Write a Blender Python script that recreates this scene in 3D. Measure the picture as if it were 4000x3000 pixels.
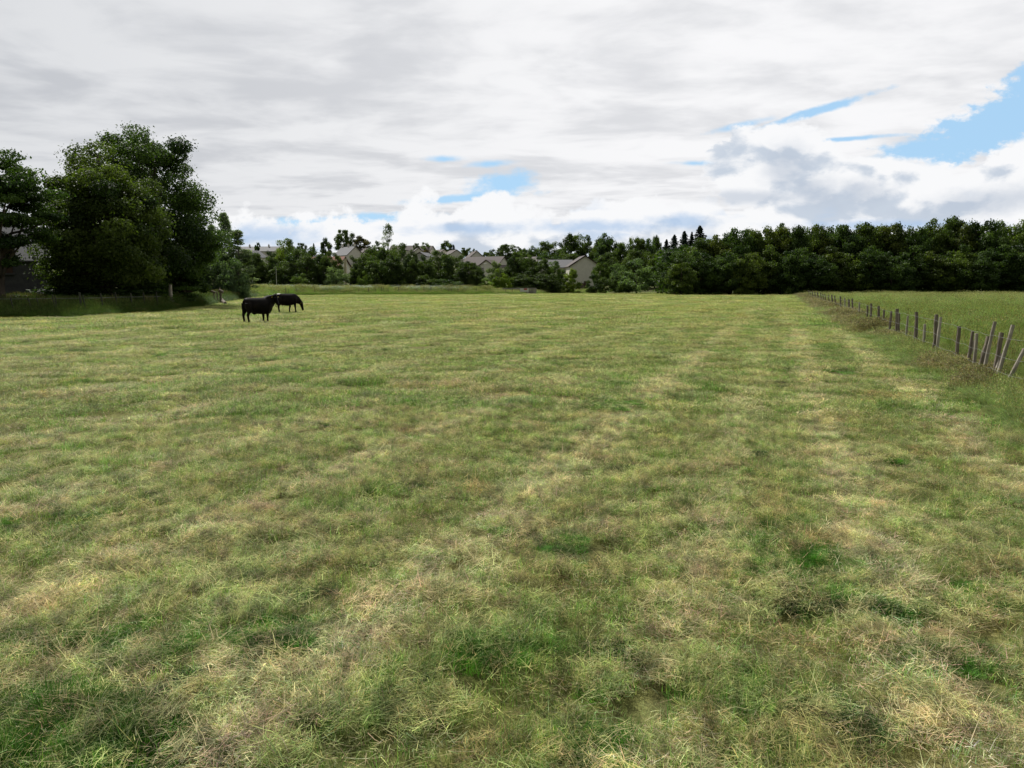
import bpy, math, random
import numpy as np
from mathutils import Vector, Matrix, Euler
for o in list(bpy.data.objects): bpy.data.objects.remove(o)
R = math.radians
SC = bpy.context.scene
COL = SC.collection

# ------------------------------------------------------------------ camera, sky, sun, exposure
F = 2965.0                      # focal length in pixels of the 4000 px wide photograph
HOR = 1115.0
CAMH = 1.8
PITCH = math.atan((1500 - HOR) / F)
cam = bpy.data.cameras.new('camera'); camo = bpy.data.objects.new('camera', cam); COL.objects.link(camo)
cam.sensor_width = 36; cam.lens = 36 * F / 4000
cam.clip_start = 0.1; cam.clip_end = 12000
camo.location = (0, 0, CAMH); camo.rotation_euler = (R(90) - PITCH, 0, 0)
SC.camera = camo
SC.render.resolution_x = 1024; SC.render.resolution_y = 768
SC.view_settings.view_transform = 'Standard'; SC.view_settings.look = 'None'
SC.view_settings.exposure = 0.0; SC.view_settings.gamma = 1.0
SC.render.engine = 'CYCLES'
SUN_AZ, SUN_EL, SUN_E = -38.0, 52.0, 4.6
sl = bpy.data.lights.new('sun', 'SUN'); sl.energy = SUN_E; sl.angle = R(0.6); sl.color = (1.0, 0.965, 0.90)
so = bpy.data.objects.new('sun', sl); COL.objects.link(so)
sd = Vector((math.sin(R(SUN_AZ)) * math.cos(R(SUN_EL)), math.cos(R(SUN_AZ)) * math.cos(R(SUN_EL)), math.sin(R(SUN_EL))))
so.rotation_euler = (-sd).to_track_quat('-Z', 'Y').to_euler()

class NT:
    "small helper to write node maths"
    def __init__(s, nt): s.nt = nt
    def n(s, typ, **kw):
        nd = s.nt.nodes.new(typ)
        for k, v in kw.items(): setattr(nd, k, v)
        return nd
    def put(s, sock, v):
        if isinstance(v, bpy.types.NodeSocket): s.nt.links.new(v, sock)
        else: sock.default_value = v
    def m(s, op, a, b=0.0, c=0.0, clamp=False):
        nd = s.n('ShaderNodeMath', operation=op, use_clamp=clamp)
        for i, v in enumerate((a, b, c)): s.put(nd.inputs[i], v)
        return nd.outputs[0]
    def add(s, a, b): return s.m('ADD', a, b)
    def sub(s, a, b): return s.m('SUBTRACT', a, b)
    def mul(s, a, b): return s.m('MULTIPLY', a, b)
    def div(s, a, b): return s.m('DIVIDE', a, b)
    def ss(s, x, lo, hi, a=0.0, b=1.0):
        nd = s.n('ShaderNodeMapRange', interpolation_type='SMOOTHSTEP')
        s.put(nd.inputs[0], x); s.put(nd.inputs[1], lo); s.put(nd.inputs[2], hi); s.put(nd.inputs[3], a); s.put(nd.inputs[4], b)
        return nd.outputs[0]
    def xyz(s, x, y, z):
        nd = s.n('ShaderNodeCombineXYZ'); s.put(nd.inputs[0], x); s.put(nd.inputs[1], y); s.put(nd.inputs[2], z); return nd.outputs[0]
    def noise(s, vec, scale, detail=4, rough=0.5, dist=0.0, out='Fac'):
        nd = s.n('ShaderNodeTexNoise'); s.put(nd.inputs['Vector'], vec); s.put(nd.inputs['Scale'], scale)
        nd.inputs['Detail'].default_value = detail; nd.inputs['Roughness'].default_value = rough; nd.inputs['Distortion'].default_value = dist
        return nd.outputs[out]
    def mix(s, f, a, b, blend='MIX'):
        nd = s.n('ShaderNodeMix', data_type='RGBA', blend_type=blend)
        s.put(nd.inputs[0], f)
        for i, v in ((6, a), (7, b)):
            if isinstance(v, (tuple, list)) and len(v) == 3: v = (*v, 1)
            s.put(nd.inputs[i], v)
        return nd.outputs[2]

def ray_ae(u, v):
    "direction through a photo pixel as (x/y, z/y)"
    a = (u - 2000) / F; b = (1500 - v) / F
    y = math.cos(PITCH) + b * math.sin(PITCH); z = -math.sin(PITCH) + b * math.cos(PITCH)
    return a / y, z / y

def build_world():
    w = bpy.data.worlds.new('World'); SC.world = w; w.use_nodes = True
    nt = w.node_tree; nt.nodes.clear(); T = NT(nt)
    out = T.n('ShaderNodeOutputWorld'); bg = T.n('ShaderNodeBackground'); bg.inputs[1].default_value = 0.1
    nt.links.new(bg.outputs[0], out.inputs[0])
    sky = T.n('ShaderNodeTexSky', sky_type='NISHITA', sun_disc=False)
    sky.sun_elevation = R(SUN_EL); sky.sun_rotation = R(SUN_AZ); sky.air_density = 1.0; sky.dust_density = 0.6; sky.ozone_density = 2.0
    tc = T.n('ShaderNodeTexCoord'); sp = T.n('ShaderNodeSeparateXYZ'); nt.links.new(tc.outputs['Generated'], sp.inputs[0])
    x, y, z = sp.outputs
    zc = T.m('MAXIMUM', z, 0.0); yc = T.m('MAXIMUM', y, 0.08)
    # high layer on a flat ceiling
    den = T.add(zc, 0.05)
    P = T.xyz(T.mul(T.div(x, den), .8), T.mul(T.div(y, den), .95), 3.7)
    warp = T.noise(P, 1.1, 2, 0.5, out='Color')
    vm = T.n('ShaderNodeVectorMath', operation='MULTIPLY_ADD'); nt.links.new(warp, vm.inputs[0]); vm.inputs[1].default_value = (.55, .4, 0); nt.links.new(P, vm.inputs[2])
    n1 = T.noise(vm.outputs[0], 1.9, 7, 0.5)
    n2 = T.noise(P, 0.55, 3, 0.5)
    n3 = T.noise(vm.outputs[0], 6.0, 6, 0.55)
    shade = T.add(T.add(T.mul(n1, 0.50), T.mul(n2, 0.32)), T.mul(n3, 0.18))
    sh = T.ss(shade, 0.39, 0.57)
    sh = T.m('MINIMUM', sh, 1.0)
    # picture of the sky in direction space (x/y, z/y)
    a = T.div(x, yc); e = T.div(zc, yc)
    left = T.ss(a, -0.75, 0.25, 0.0, 1.0)
    grey = T.mix(left, (.58, .60, .64), (.76, .77, .80))
    white = T.mix(left, (.76, .775, .80), (.985, .985, 1.0))
    c1 = T.mix(sh, grey, white)
    ae = T.xyz(a, T.mul(e, 1.5), 0.0)
    # cumulus near the horizon: relief from noise sampled twice
    def cum(off, sc, det): 
        return T.noise(T.xyz(T.add(a, off[0]), T.mul(T.add(e, off[1]), 1.7), 1.3), sc, det, 0.52, 0.3)
    b0 = cum((0, 0), 9.0, 8); b1 = cum((0.004, 0.016), 9.0, 3)
    d0 = cum((3.1, 1), 4.0, 3)
    rel = T.add(T.mul(T.sub(b0, b1), 4.2), T.mul(T.sub(b0, 0.47), 1.6))
    wv = T.noise(T.xyz(a, T.mul(e, 1.7), 5.0), 22.0, 5, 0.6, out='Color')
    va = T.n('ShaderNodeVectorMath', operation='MULTIPLY_ADD'); T.nt.links.new(wv, va.inputs[0]); va.inputs[1].default_value = (.07, .07, 0); T.nt.links.new(T.xyz(a, T.mul(e, 1.5), 0.0), va.inputs[2])
    vo = T.n('ShaderNodeTexVoronoi', feature='SMOOTH_F1'); T.nt.links.new(va.outputs[0], vo.inputs['Vector']); vo.inputs['Scale'].default_value = 13.0; vo.inputs['Smoothness'].default_value = .35
    vo2 = T.n('ShaderNodeTexVoronoi', feature='SMOOTH_F1'); T.nt.links.new(va.outputs[0], vo2.inputs['Vector']); vo2.inputs['Scale'].default_value = 34.0; vo2.inputs['Smoothness'].default_value = .35
    puff = T.sub(0.62, T.add(T.mul(vo.outputs['Distance'], .85), T.mul(vo2.outputs['Distance'], .35)))
    lit = T.m('ADD', T.add(T.add(0.60, T.mul(rel, .75)), T.mul(puff, 1.5)), T.mul(T.sub(d0, 0.44), 1.0), clamp=True)
    edge = T.noise(T.xyz(a, T.mul(e, 1.2), 7.0), 11.0, 8, 0.58)
    edge2 = T.noise(T.xyz(a, T.mul(e, 1.8), 2.0), 34.0, 7, 0.6)
    topline = T.add(T.ss(a, -0.3, 0.30, 0.085, 0.115), T.mul(T.sub(edge, 0.5), 0.16))
    def blob(u, v, ru, rv, tilt=0.0, w=0.3, sc=0.34, fine=2.0):
        ca, ce = ray_ae(u, v); ra = ru / F; re = rv / F
        dx = T.sub(a, ca); dy = T.sub(e, ce)
        c, s_ = math.cos(R(tilt)), math.sin(R(tilt))
        p = T.div(T.add(T.mul(dx, c), T.mul(dy, s_)), ra); q = T.div(T.sub(T.mul(dy, c), T.mul(dx, s_)), re)
        dd = T.m('SQRT', T.add(T.mul(p, p), T.mul(q, q)))
        dd = T.add(dd, T.add(T.mul(T.sub(edge, 0.5), sc * 6.5), T.mul(T.sub(edge2, 0.5), fine)))
        return T.ss(dd, 1.0 + w, 1.0 - w, 0, 1)
    mx = lambda *q: q[0] if len(q) == 1 else T.m('MAXIMUM', q[0], mx(*q[1:]))
    # tower and banks of cumulus on the right, bright rims and grey hollows
    tower = mx(blob(3010, 640, 250, 160, 0, .10, .12, .8), blob(3450, 740, 420, 120, -4, .10, .15, .9), blob(4000, 700, 300, 140, 20, .10, .15, .9))
    deep = mx(blob(3010, 680, 250, 165, 0, .75, .06, .5), blob(3450, 770, 420, 125, -4, .75, .08, .5), blob(4000, 740, 300, 140, 20, .75, .08, .5))
    rim = T.mul(tower, T.sub(1.0, deep)); rim2 = T.mul(T.ss(T.sub(topline, e), .03, 0.0), T.sub(1.0, tower))
    lit = T.ss(T.add(lit, T.mul(mx(rim, rim2), .55)), 0.12, 0.78)
    cumc = T.mix(lit, (.60, .67, .77), (.98, .985, 1.0))
    core = mx(blob(3075, 660, 80, 75, -35, .8, .16, 1.2), blob(3190, 750, 110, 55, -20, .8, .16, 1.2), blob(3360, 755, 90, 45, 0, .8, .2, 1.2), blob(3850, 790, 240, 45, 8, .8, .2, 1.2), blob(2950, 770, 200, 22, 0, .8, .2, 1.2))
    cumc = T.mix(T.mul(core, 0.62), cumc, (.50, .57, .68))
    cmask = T.m('MAXIMUM', T.ss(T.sub(topline, e), -0.004, 0.008), tower)
    # blue openings in the high layer
    holes = None
    for h in ((3930, 470, 400, 95, 22, .25, .10), (4060, 360, 170, 110, 30, .25, .10), (3640, 575, 200, 42, 8, .4, .12), (1960, 725, 130, 48, 10, .45, .28), (1800, 775, 240, 16, 4, .5, .22),
              (1330, 862, 330, 22, 2, .5, .3), (3150, 445, 250, 14, 17, .5, .2), (3300, 543, 190, 8, 4, .6, .16), 
              (1740, 622, 46, 8, 0, 1.1, .55), (1915, 640, 60, 9, 3, 1.1, .55), (2720, 637, 70, 8, 0, 1.0, .3), (2900, 490, 110, 12, 12, .8, .3)):
        m_ = blob(*h); holes = m_ if holes is None else T.m('MAXIMUM', holes, m_)
    front = T.ss(y, 0.08, 0.25)
    holes = T.mul(holes, front)
    blue = T.mix(1.0, sky.outputs[0], (1.05, 1.12, 1.2), 'MULTIPLY')
    lift = T.mix(.15, (4.3, 6.9, 9.5), blue)
    cl = T.mix(1.0, c1, (9.6, 9.6, 9.6), 'MULTIPLY')
    skyc = T.mix(holes, cl, lift)
    cu10 = T.mix(1.0, cumc, (9.7, 9.7, 9.7), 'MULTIPLY')
    # gaps of pale blue between the lowest cumulus
    gapn = T.noise(T.xyz(a, T.mul(e, 3.0), 4.0), 6.5, 5, 0.5)
    gap = T.mul(T.ss(gapn, 0.56, 0.66), T.ss(e, 0.13, 0.07))
    low = mx(blob(1045, 925, 150, 40, 0, .8, .25), blob(1850, 893, 160, 20, 0, .8, .2), blob(2350, 885, 220, 22, 0, .8, .2), blob(2660, 865, 110, 22, 0, .8, .2), blob(3500, 880, 320, 18, 0, .8, .2))
    cu10 = T.mix(T.m('MAXIMUM', T.mul(gap, 0.55), T.mul(low, .75)), cu10, (4.3, 5.9, 8.2))
    skyc = T.mix(T.mul(cmask, front), skyc, cu10)
    # a paler strip just above the horizon
    skyc = T.mix(T.ss(e, 0.045, 0.0, 0, .55), skyc, (8.2, 8.8, 9.4))
    # unseen sky behind the camera: mostly dim neutral cloud, set to light facing sides
    back = T.ss(y, -0.35, 0.45)
    dim = T.mix(1.0, c1, (3.9, 3.7, 3.5), 'MULTIPLY')
    behind = T.mix(0.82, sky.outputs[0], dim)
    skyc = T.mix(back, behind, skyc)
    nt.links.new(skyc, bg.inputs[0])
build_world()
SC.world.cycles.sampling_method = 'MANUAL'; SC.world.cycles.sample_map_resolution = 512

# ------------------------------------------------------------------ numpy noise
def _hash(ix, iy, seed):
    h = (ix.astype(np.int64) * 374761393 + iy.astype(np.int64) * 668265263 + seed * 1274126177) & 0xffffffff
    h = ((h ^ (h >> 13)) * 1274126177) & 0xffffffff
    h = h ^ (h >> 16)
    return (h & 0xffff) / 65535.0
def vnoise(x, y, seed=0):
    ix = np.floor(x); iy = np.floor(y); fx = x - ix; fy = y - iy
    fx = fx * fx * (3 - 2 * fx); fy = fy * fy * (3 - 2 * fy)
    a = _hash(ix, iy, seed); b = _hash(ix + 1, iy, seed); c = _hash(ix, iy + 1, seed); d = _hash(ix + 1, iy + 1, seed)
    return (a * (1 - fx) + b * fx) * (1 - fy) + (c * (1 - fx) + d * fx) * fy
def fbm(x, y, oct=3, seed=0):
    s = 0; a = 1; t = 0
    for i in range(oct):
        s = s + a * vnoise(x * 2 ** i + 13.7 * i, y * 2 ** i - 7.1 * i, seed + i); t += a; a *= .55
    return s / t
def sst(x, a, b):
    t = np.clip((x - a) / (b - a), 0, 1); return t * t * (3 - 2 * t)

# ------------------------------------------------------------------ layout of the land
SLOPE = 0.35                                     # the fence and the mowing run this way: x = s + SLOPE*y
LX = np.array([-400, -60, -31, -28.2, -26.2, -30, -36, -44, -33, -15, 0, 4, 22, 60, 110, 400.])
# mown edge on the left, as depth along the view for a given x/y bearing
B_T = np.array([-1.6, -.72, -.62, -.54, -.46, -.41, -.375, -.34, -.30, -.2, -.1, 0, .06, .12, .25, .38, .6, 1.5])
B_D = np.array([38, 40, 42.5, 45.5, 53, 66, 88, 118, 140, 149, 152, 158, 176, 180, 176, 150, 150, 150.])
def edge_depth(x, y):
    t = x / np.maximum(y, .5); return np.interp(t, B_T, B_D)
HY = np.array([-4000, 0, 195, 210, 245, 300, 376, 440, 520, 700, 1500, 9000.])
HZ = np.array([0, 0, 0.0, .9, 2.6, 4.6, 9.6, 14.4, 17.5, 19, 14, 0.])
def far_hill(y): return np.interp(y, HY, HZ)
def height(x, y):
    x = np.asarray(x, float); y = np.asarray(y, float)
    r = np.hypot(x, y)
    s = x - SLOPE * y
    z = far_hill(y)
    near = np.exp(-r / 40)
    z = z + (fbm(x / .42, y / .42, 3, 5) - .5) * .075 * near
    z = z + (sst(fbm(x / .17, y / .17, 2, 15), .45, .8) - .3) * .028 * np.exp(-r / 14)
    sw = sst(fbm((x - SLOPE * y) / .55, y / 1.6, 3, 9), .5, .72)          # loose mown swaths
    z = z + sw * .05 * near
    z = z + (fbm(x / 4.5, y / 4.5, 2, 21) - .5) * .10
    z = z + sst(s, 3.0, 4.6) * .04 * (y > 0) * sst(160 - y, 0, 20)                                # bank under the fence
    ed = edge_depth(x, y)
    lf = sst(y - ed, 0, 6) * sst(-x / np.maximum(y, 1), .0, .3) * sst(140 - y, 0, 40)
    z = z + lf * .25
    fv = sst(y - ed, 1, 9) * sst(200 - y, 0, 30) * sst(.05 - x / np.maximum(y, 1), 0, .1) * sst(y, 100, 130)
    z = z + fv * .30
    return z

# masks: how much hay, how lush, how brown, 0..1
LANES = ((-8.6, .38, .7), (-6.1, .34, .6), (-4.2, .28, .55), (-2.05, .26, 1.0), (.75, .28, .95), (-.45, .22, .5), (2.35, .24, .9), (-11.5, .45, .6), (-14.5, .5, .6), (-18, .6, .6), (-22, .7, .6), (-26, .8, .6), (-31, .9, .55), (-37, 1.1, .5), (-45, 1.3, .5), (-54, 1.5, .5))
def lanes_at(x, y):
    s = x - SLOPE * y; w = (fbm(x / 3.0, y / 6.0, 2, 31) - .5) * .35; ln = np.zeros_like(s)
    for c, wd, am in LANES: ln = np.maximum(ln, am * np.exp(-((s + w - c) / (wd * .8)) ** 2))
    return ln
def fieldmix(x, y):
    s = x - SLOPE * y
    lanes = lanes_at(x, y)
    n = fbm(s / .17, y / .28, 3, 41) * .75 + fbm(s / .6, y / 1.3, 2, 43) * .25
    big = fbm(x / 6, y / 6, 3, 47)
    hay = np.clip(.26 + (n - .5) * 1.1 + lanes * .45 + (big - .5) * .15, 0, 1)
    lush = sst(fbm(x / .55, y / .55, 3, 53) + (big - .5) * .25 + .10 * sst(s, 0.5, 2.5), .58, .76) * (1 - .7 * lanes)
    lush = np.maximum(lush, sst(s, .3, 1.1) * sst(2.2 - s, 0, .5) * sst(y, 10, 22) * sst(fbm(x / 1.5, y / 3, 3, 57), .38, .6) * .8)
    lush = np.maximum(lush, sst(s, 2.5, 3.6) * .5)
    brown = sst(fbm(x / .26, y / .26, 3, 61), .56, .74) * .65
    return hay, lush, brown
def ground_rgb(x, y):
    hay, lush, brown = fieldmix(x, y)
    g = np.array([.222, .262, .100]); h = np.array([.40, .390, .235]); l = np.array([.125, .205, .058]); b = np.array([.23, .175, .085])
    c = g[None] * (1 - hay[:, None]) + h[None] * hay[:, None]
    c = c * (1 - .5 * brown[:, None]) + b[None] * .5 * brown[:, None]
    c = c * (1 - .65 * lush[:, None]) + l[None] * .65 * lush[:, None]
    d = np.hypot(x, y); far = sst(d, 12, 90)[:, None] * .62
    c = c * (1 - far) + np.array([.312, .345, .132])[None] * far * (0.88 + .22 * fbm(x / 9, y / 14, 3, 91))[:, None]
    ln = (lanes_at(x, y) * (.55 + .40 * fbm(x / .8, y / 1.6, 2, 93)))[:, None]
    return c * (1 - ln) + np.array([.42, .41, .265])[None] * ln

def P_at(u, v, Y):
    "world x,z where the ray through photo pixel (u,v) is Y metres ahead"
    a, e = ray_ae(u, v); return a * Y, CAMH + e * Y
def on_ground(u, v):
    a, e = ray_ae(u, v); Y = -CAMH / e; return a * Y, Y
def H(x, y): return float(height(np.array([x]), np.array([y]))[0])

# ------------------------------------------------------------------ mesh helpers
def mesh_np(name, V, faces_flat, loop_counts, mat=None, smooth=False, attrs=None):
    me = bpy.data.meshes.new(name)
    V = np.asarray(V, np.float32); ff = np.asarray(faces_flat, np.int32).ravel(); lc = np.asarray(loop_counts, np.int32)
    me.vertices.add(len(V)); me.vertices.foreach_set('co', V.ravel())
    me.loops.add(len(ff)); me.loops.foreach_set('vertex_index', ff)
    me.polygons.add(len(lc)); me.polygons.foreach_set('loop_start', np.concatenate([[0], np.cumsum(lc)[:-1]]).astype(np.int32))
    me.polygons.foreach_set('loop_total', lc)
    if smooth: me.polygons.foreach_set('use_smooth', np.ones(len(lc), bool))
    me.update(calc_edges=True)
    for k, (typ, arr) in (attrs or {}).items():
        at = me.attributes.new(k, typ, 'POINT')
        at.data.foreach_set('value' if typ == 'FLOAT' else 'color' if typ == 'FLOAT_COLOR' else 'vector', np.asarray(arr, np.float32).ravel())
    if mat: me.materials.append(mat)
    return me
def link(name, me, parent=None):
    o = bpy.data.objects.new(name, me); COL.objects.link(o)
    if parent: o.parent = parent
    return o
def tag(o, label=None, cat=None, group=None, kind=None):
    if label: o['label'] = label
    if cat: o['category'] = cat
    if group: o['group'] = group
    if kind: o['kind'] = kind
    return o
def empty(name, loc, rz=0.0, label=None, cat=None, group=None):
    o = bpy.data.objects.new(name, None); COL.objects.link(o); o.location = loc; o.rotation_euler = (0, 0, rz); o.empty_display_size = .3
    return tag(o, label, cat, group)

class MB:
    def __init__(s): s.v = []; s.f = []
    def poly(s, pts, faces):
        n = len(s.v); s.v += [tuple(p) for p in pts]; s.f += [tuple(i + n for i in f) for f in faces]
    def box(s, x0, x1, y0, y1, z0, z1, M=None):
        p = [Vector(q) for q in ((x0, y0, z0), (x1, y0, z0), (x1, y1, z0), (x0, y1, z0), (x0, y0, z1), (x1, y0, z1), (x1, y1, z1), (x0, y1, z1))]
        if M: p = [M @ q for q in p]
        s.poly(p, [(3, 2, 1, 0), (4, 5, 6, 7), (0, 1, 5, 4), (1, 2, 6, 5), (2, 3, 7, 6), (3, 0, 4, 7)])
    def tube(s, pts, rads, seg=8, cap=True, flat=1.0, jit=0.0, rnd=None):
        rings = []; pts = [Vector(p) for p in pts]
        for i, p in enumerate(pts):
            t = (pts[min(i + 1, len(pts) - 1)] - pts[max(i - 1, 0)]).normalized()
            ref = Vector((1, 0, 0)) if abs(t.x) < .8 else Vector((0, 1, 0))
            b1 = t.cross(ref).normalized(); b2 = t.cross(b1).normalized()
            ring = []
            for k in range(seg):
                an = 2 * math.pi * k / seg; rr = rads[i] * (1 + (rnd.uniform(-jit, jit) if rnd else 0))
                ring.append(p + b1 * math.cos(an) * rr + b2 * math.sin(an) * rr * flat)
            rings.append(ring)
        V = [q for r in rings for q in r]; fs = []
        for i in range(len(pts) - 1):
            for k in range(seg):
                a = i * seg + k; b = i * seg + (k + 1) % seg; fs.append((a, b, b + seg, a + seg))
        if cap: fs.append(tuple(range(seg - 1, -1, -1))); fs.append(tuple((len(pts) - 1) * seg + k for k in range(seg)))
        s.poly(V, fs)
    def mesh(s, name, mat=None, smooth=False):
        me = bpy.data.meshes.new(name); me.from_pydata([tuple(p) for p in s.v], [], s.f); me.update()
        if mat: me.materials.append(mat)
        if smooth:
            for p in me.polygons: p.use_smooth = True
        return me
    def build(s, name, mat=None, parent=None, smooth=False): return link(name, s.mesh(name, mat, smooth), parent)

# ------------------------------------------------------------------ materials
def new_mat(name):
    m = bpy.data.materials.new(name); m.use_nodes = True; nt = m.node_tree; nt.nodes.clear(); T = NT(nt)
    out = T.n('ShaderNodeOutputMaterial'); bs = T.n('ShaderNodeBsdfPrincipled'); nt.links.new(bs.outputs[0], out.inputs[0])
    bs.inputs['Specular IOR Level'].default_value = .25
    return m, T, bs, out
def simple_mat(name, c0, c1, scale=4.0, rough=.8, detail=5, stretch=(1, 1, 1), bump=0.0, coord='Object', spec=.25):
    m, T, bs, out = new_mat(name)
    tc = T.n('ShaderNodeTexCoord'); mp = T.n('ShaderNodeMapping'); T.nt.links.new(tc.outputs[coord], mp.inputs[0]); mp.inputs['Scale'].default_value = stretch
    n = T.noise(mp.outputs[0], scale, detail, .6)
    T.put(bs.inputs['Base Color'], T.mix(T.ss(n, .3, .7), c0, c1)); bs.inputs['Roughness'].default_value = rough
    bs.inputs['Specular IOR Level'].default_value = spec
    if bump:
        bp = T.n('ShaderNodeBump'); bp.inputs['Strength'].default_value = bump; T.put(bp.inputs['Height'], n); bp.inputs['Distance'].default_value = .02
        T.nt.links.new(bp.outputs[0], bs.inputs['Normal'])
    return m
def leaf_mat(name, dark, light, trans=.28, rough=.55, spec=.2):
    "leaves: colour from per-leaf tone, and from each tree's own object colour"
    m, T, bs, out = new_mat(name)
    at = T.n('ShaderNodeAttribute', attribute_name='tone'); oi = T.n('ShaderNodeObjectInfo')
    c = T.mix(at.outputs['Fac'], dark, light)
    c = T.mix(1.0, c, oi.outputs['Color'], 'MULTIPLY')
    T.put(bs.inputs['Base Color'], c); bs.inputs['Roughness'].default_value = rough; bs.inputs['Specular IOR Level'].default_value = spec
    tr = T.n('ShaderNodeBsdfTranslucent'); T.put(tr.inputs[0], T.mix(1.0, c, (1.5, 1.7, .7), 'MULTIPLY'))
    ms = T.n('ShaderNodeMixShader'); ms.inputs[0].default_value = trans
    T.nt.links.new(bs.outputs[0], ms.inputs[1]); T.nt.links.new(tr.outputs[0], ms.inputs[2]); T.nt.links.new(ms.outputs[0], out.inputs[0])
    return m
LEAF = leaf_mat('broad_leaves', (.020, .040, .010), (.105, .150, .034), .36)
LEAF_GREY = leaf_mat('grey_leaves', (.085, .120, .065), (.21, .26, .15), .42)
NEEDLE = leaf_mat('needles', (.012, .028, .014), (.030, .055, .026), .08)
BARK = simple_mat('bark', (.035, .028, .020), (.085, .070, .052), 3, .9, stretch=(1, 1, .25), bump=.5)
PALEBARK = simple_mat('pale_bark', (.10, .095, .08), (.22, .21, .18), 3, .9, stretch=(1, 1, .25), bump=.3)

def blade_mat(name, sat=1.0):
    m, T, bs, out = new_mat(name)
    tint = T.n('ShaderNodeAttribute', attribute_name='tint', attribute_type='INSTANCER')
    col = T.n('ShaderNodeAttribute', attribute_name='col')
    c = T.mix(1.0, col.outputs['Color'], tint.outputs['Color'], 'MULTIPLY')
    geo = T.n('ShaderNodeNewGeometry'); mp = T.n('ShaderNodeMapping'); T.nt.links.new(geo.outputs['Position'], mp.inputs[0])
    mp.inputs['Rotation'].default_value = (0, 0, math.atan(SLOPE)); mp.inputs['Scale'].default_value = (1.5, .9, .6)
    n = T.noise(mp.outputs[0], 5.5, 7, .76); n2 = T.noise(mp.outputs[0], 4.5, 7, .72, 0.4)
    k_ = T.ss(n, .38, .60, .58, 1.50)
    c = T.mix(1.0, c, T.xyz(k_, k_, k_), 'MULTIPLY')
    c = T.mix(1.0, c, T.mix(T.ss(n2, .40, .60), (1.06, .98, 1.06), (.92, 1.02, .90)), 'MULTIPLY')
    T.put(bs.inputs['Base Color'], c); bs.inputs['Roughness'].default_value = .6; bs.inputs['Specular IOR Level'].default_value = .12
    tr = T.n('ShaderNodeBsdfTranslucent'); T.put(tr.inputs[0], T.mix(1.0, c, (1.1, 1.25, .7), 'MULTIPLY'))
    ms = T.n('ShaderNodeMixShader'); ms.inputs[0].default_value = .3
    T.nt.links.new(bs.outputs[0], ms.inputs[1]); T.nt.links.new(tr.outputs[0], ms.inputs[2]); T.nt.links.new(ms.outputs[0], out.inputs[0])
    return m
BLADE = blade_mat('grass_blades')

# ------------------------------------------------------------------ ground sheet
def build_ground():
    rr = [0.0, .5, .9]; r = 1.2
    while r < 9000: rr.append(r); r *= 1.010 if r < 16 else 1.021 if r < 420 else 1.08
    rr = np.array(rr)
    th = np.concatenate([np.linspace(-52, 52, 470), np.linspace(52, 308, 130)[1:-1]])
    th = np.radians(th); nr, ntt = len(rr), len(th)
    X = rr[:, None] * np.sin(th)[None]; Y = rr[:, None] * np.cos(th)[None]
    x = X.ravel(); y = Y.ravel(); z = height(x, y) - .05 * np.exp(-np.hypot(x, y) / 30)
    V = np.stack([x, y, z], 1)
    i = np.arange(nr - 1)[:, None]; k = np.arange(ntt)[None]; k2 = (k + 1) % ntt
    f = np.stack([i * ntt + k, (i + 1) * ntt + k, (i + 1) * ntt + k2, i * ntt + k2], -1).reshape(-1, 4)[:, ::-1]
    rgb = ground_rgb(x, y)
    # rough pasture right of the fence, verges
    s = x - SLOPE * y
    t = sst(s, 2.9, 3.9)[:, None] * (y > 0)[:, None]
    past = np.array([.13, .17, .055])[None] * (.8 + .5 * fbm(x / 4, y / 7, 3, 71))[:, None]
    rgb = rgb * (1 - t) + past * t
    v = sst(y - edge_depth(x, y), -1, 2)[:, None]
    rgb = rgb * (1 - v) + np.array([.085, .115, .035])[None] * v
    m, T, bs, out = new_mat('field_ground')
    at = T.n('ShaderNodeAttribute', attribute_name='col'); geo = T.n('ShaderNodeNewGeometry')
    mp = T.n('ShaderNodeMapping'); T.nt.links.new(geo.outputs['Position'], mp.inputs[0]); mp.inputs['Rotation'].default_value = (0, 0, math.atan(SLOPE)); mp.inputs['Scale'].default_value = (2.2, 1, 1)
    n = T.noise(mp.outputs[0], 4.0, 8, .65); n2 = T.noise(geo.outputs['Position'], 26, 4, .6)
    k_ = T.add(T.ss(n, .36, .64, .5, 1.35), T.mul(T.sub(n2, .5), .9))
    c = T.mix(1.0, at.outputs['Color'], T.xyz(k_, k_, k_), 'MULTIPLY')
    c = T.mix(.55, T.mix(1.0, c, (1, .95, .6), 'MULTIPLY'), (.050, .048, .014))  # brown ground darkened further to paint in shade between the blades
    T.put(bs.inputs['Base Color'], c); bs.inputs['Roughness'].default_value = .95; bs.inputs['Specular IOR Level'].default_value = .2
    bp = T.n('ShaderNodeBump'); bp.inputs['Strength'].default_value = .9; bp.inputs['Distance'].default_value = .05; T.put(bp.inputs['Height'], T.add(n, T.mul(n2, .4)))
    T.nt.links.new(bp.outputs[0], bs.inputs['Normal'])
    me = mesh_np('ground', V, f, np.full(len(f), 4), m, True, {'col': ('FLOAT_COLOR', np.concatenate([rgb, np.ones((len(rgb), 1))], 1))})
    tag(link('ground', me), kind='structure')
build_ground()

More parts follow.
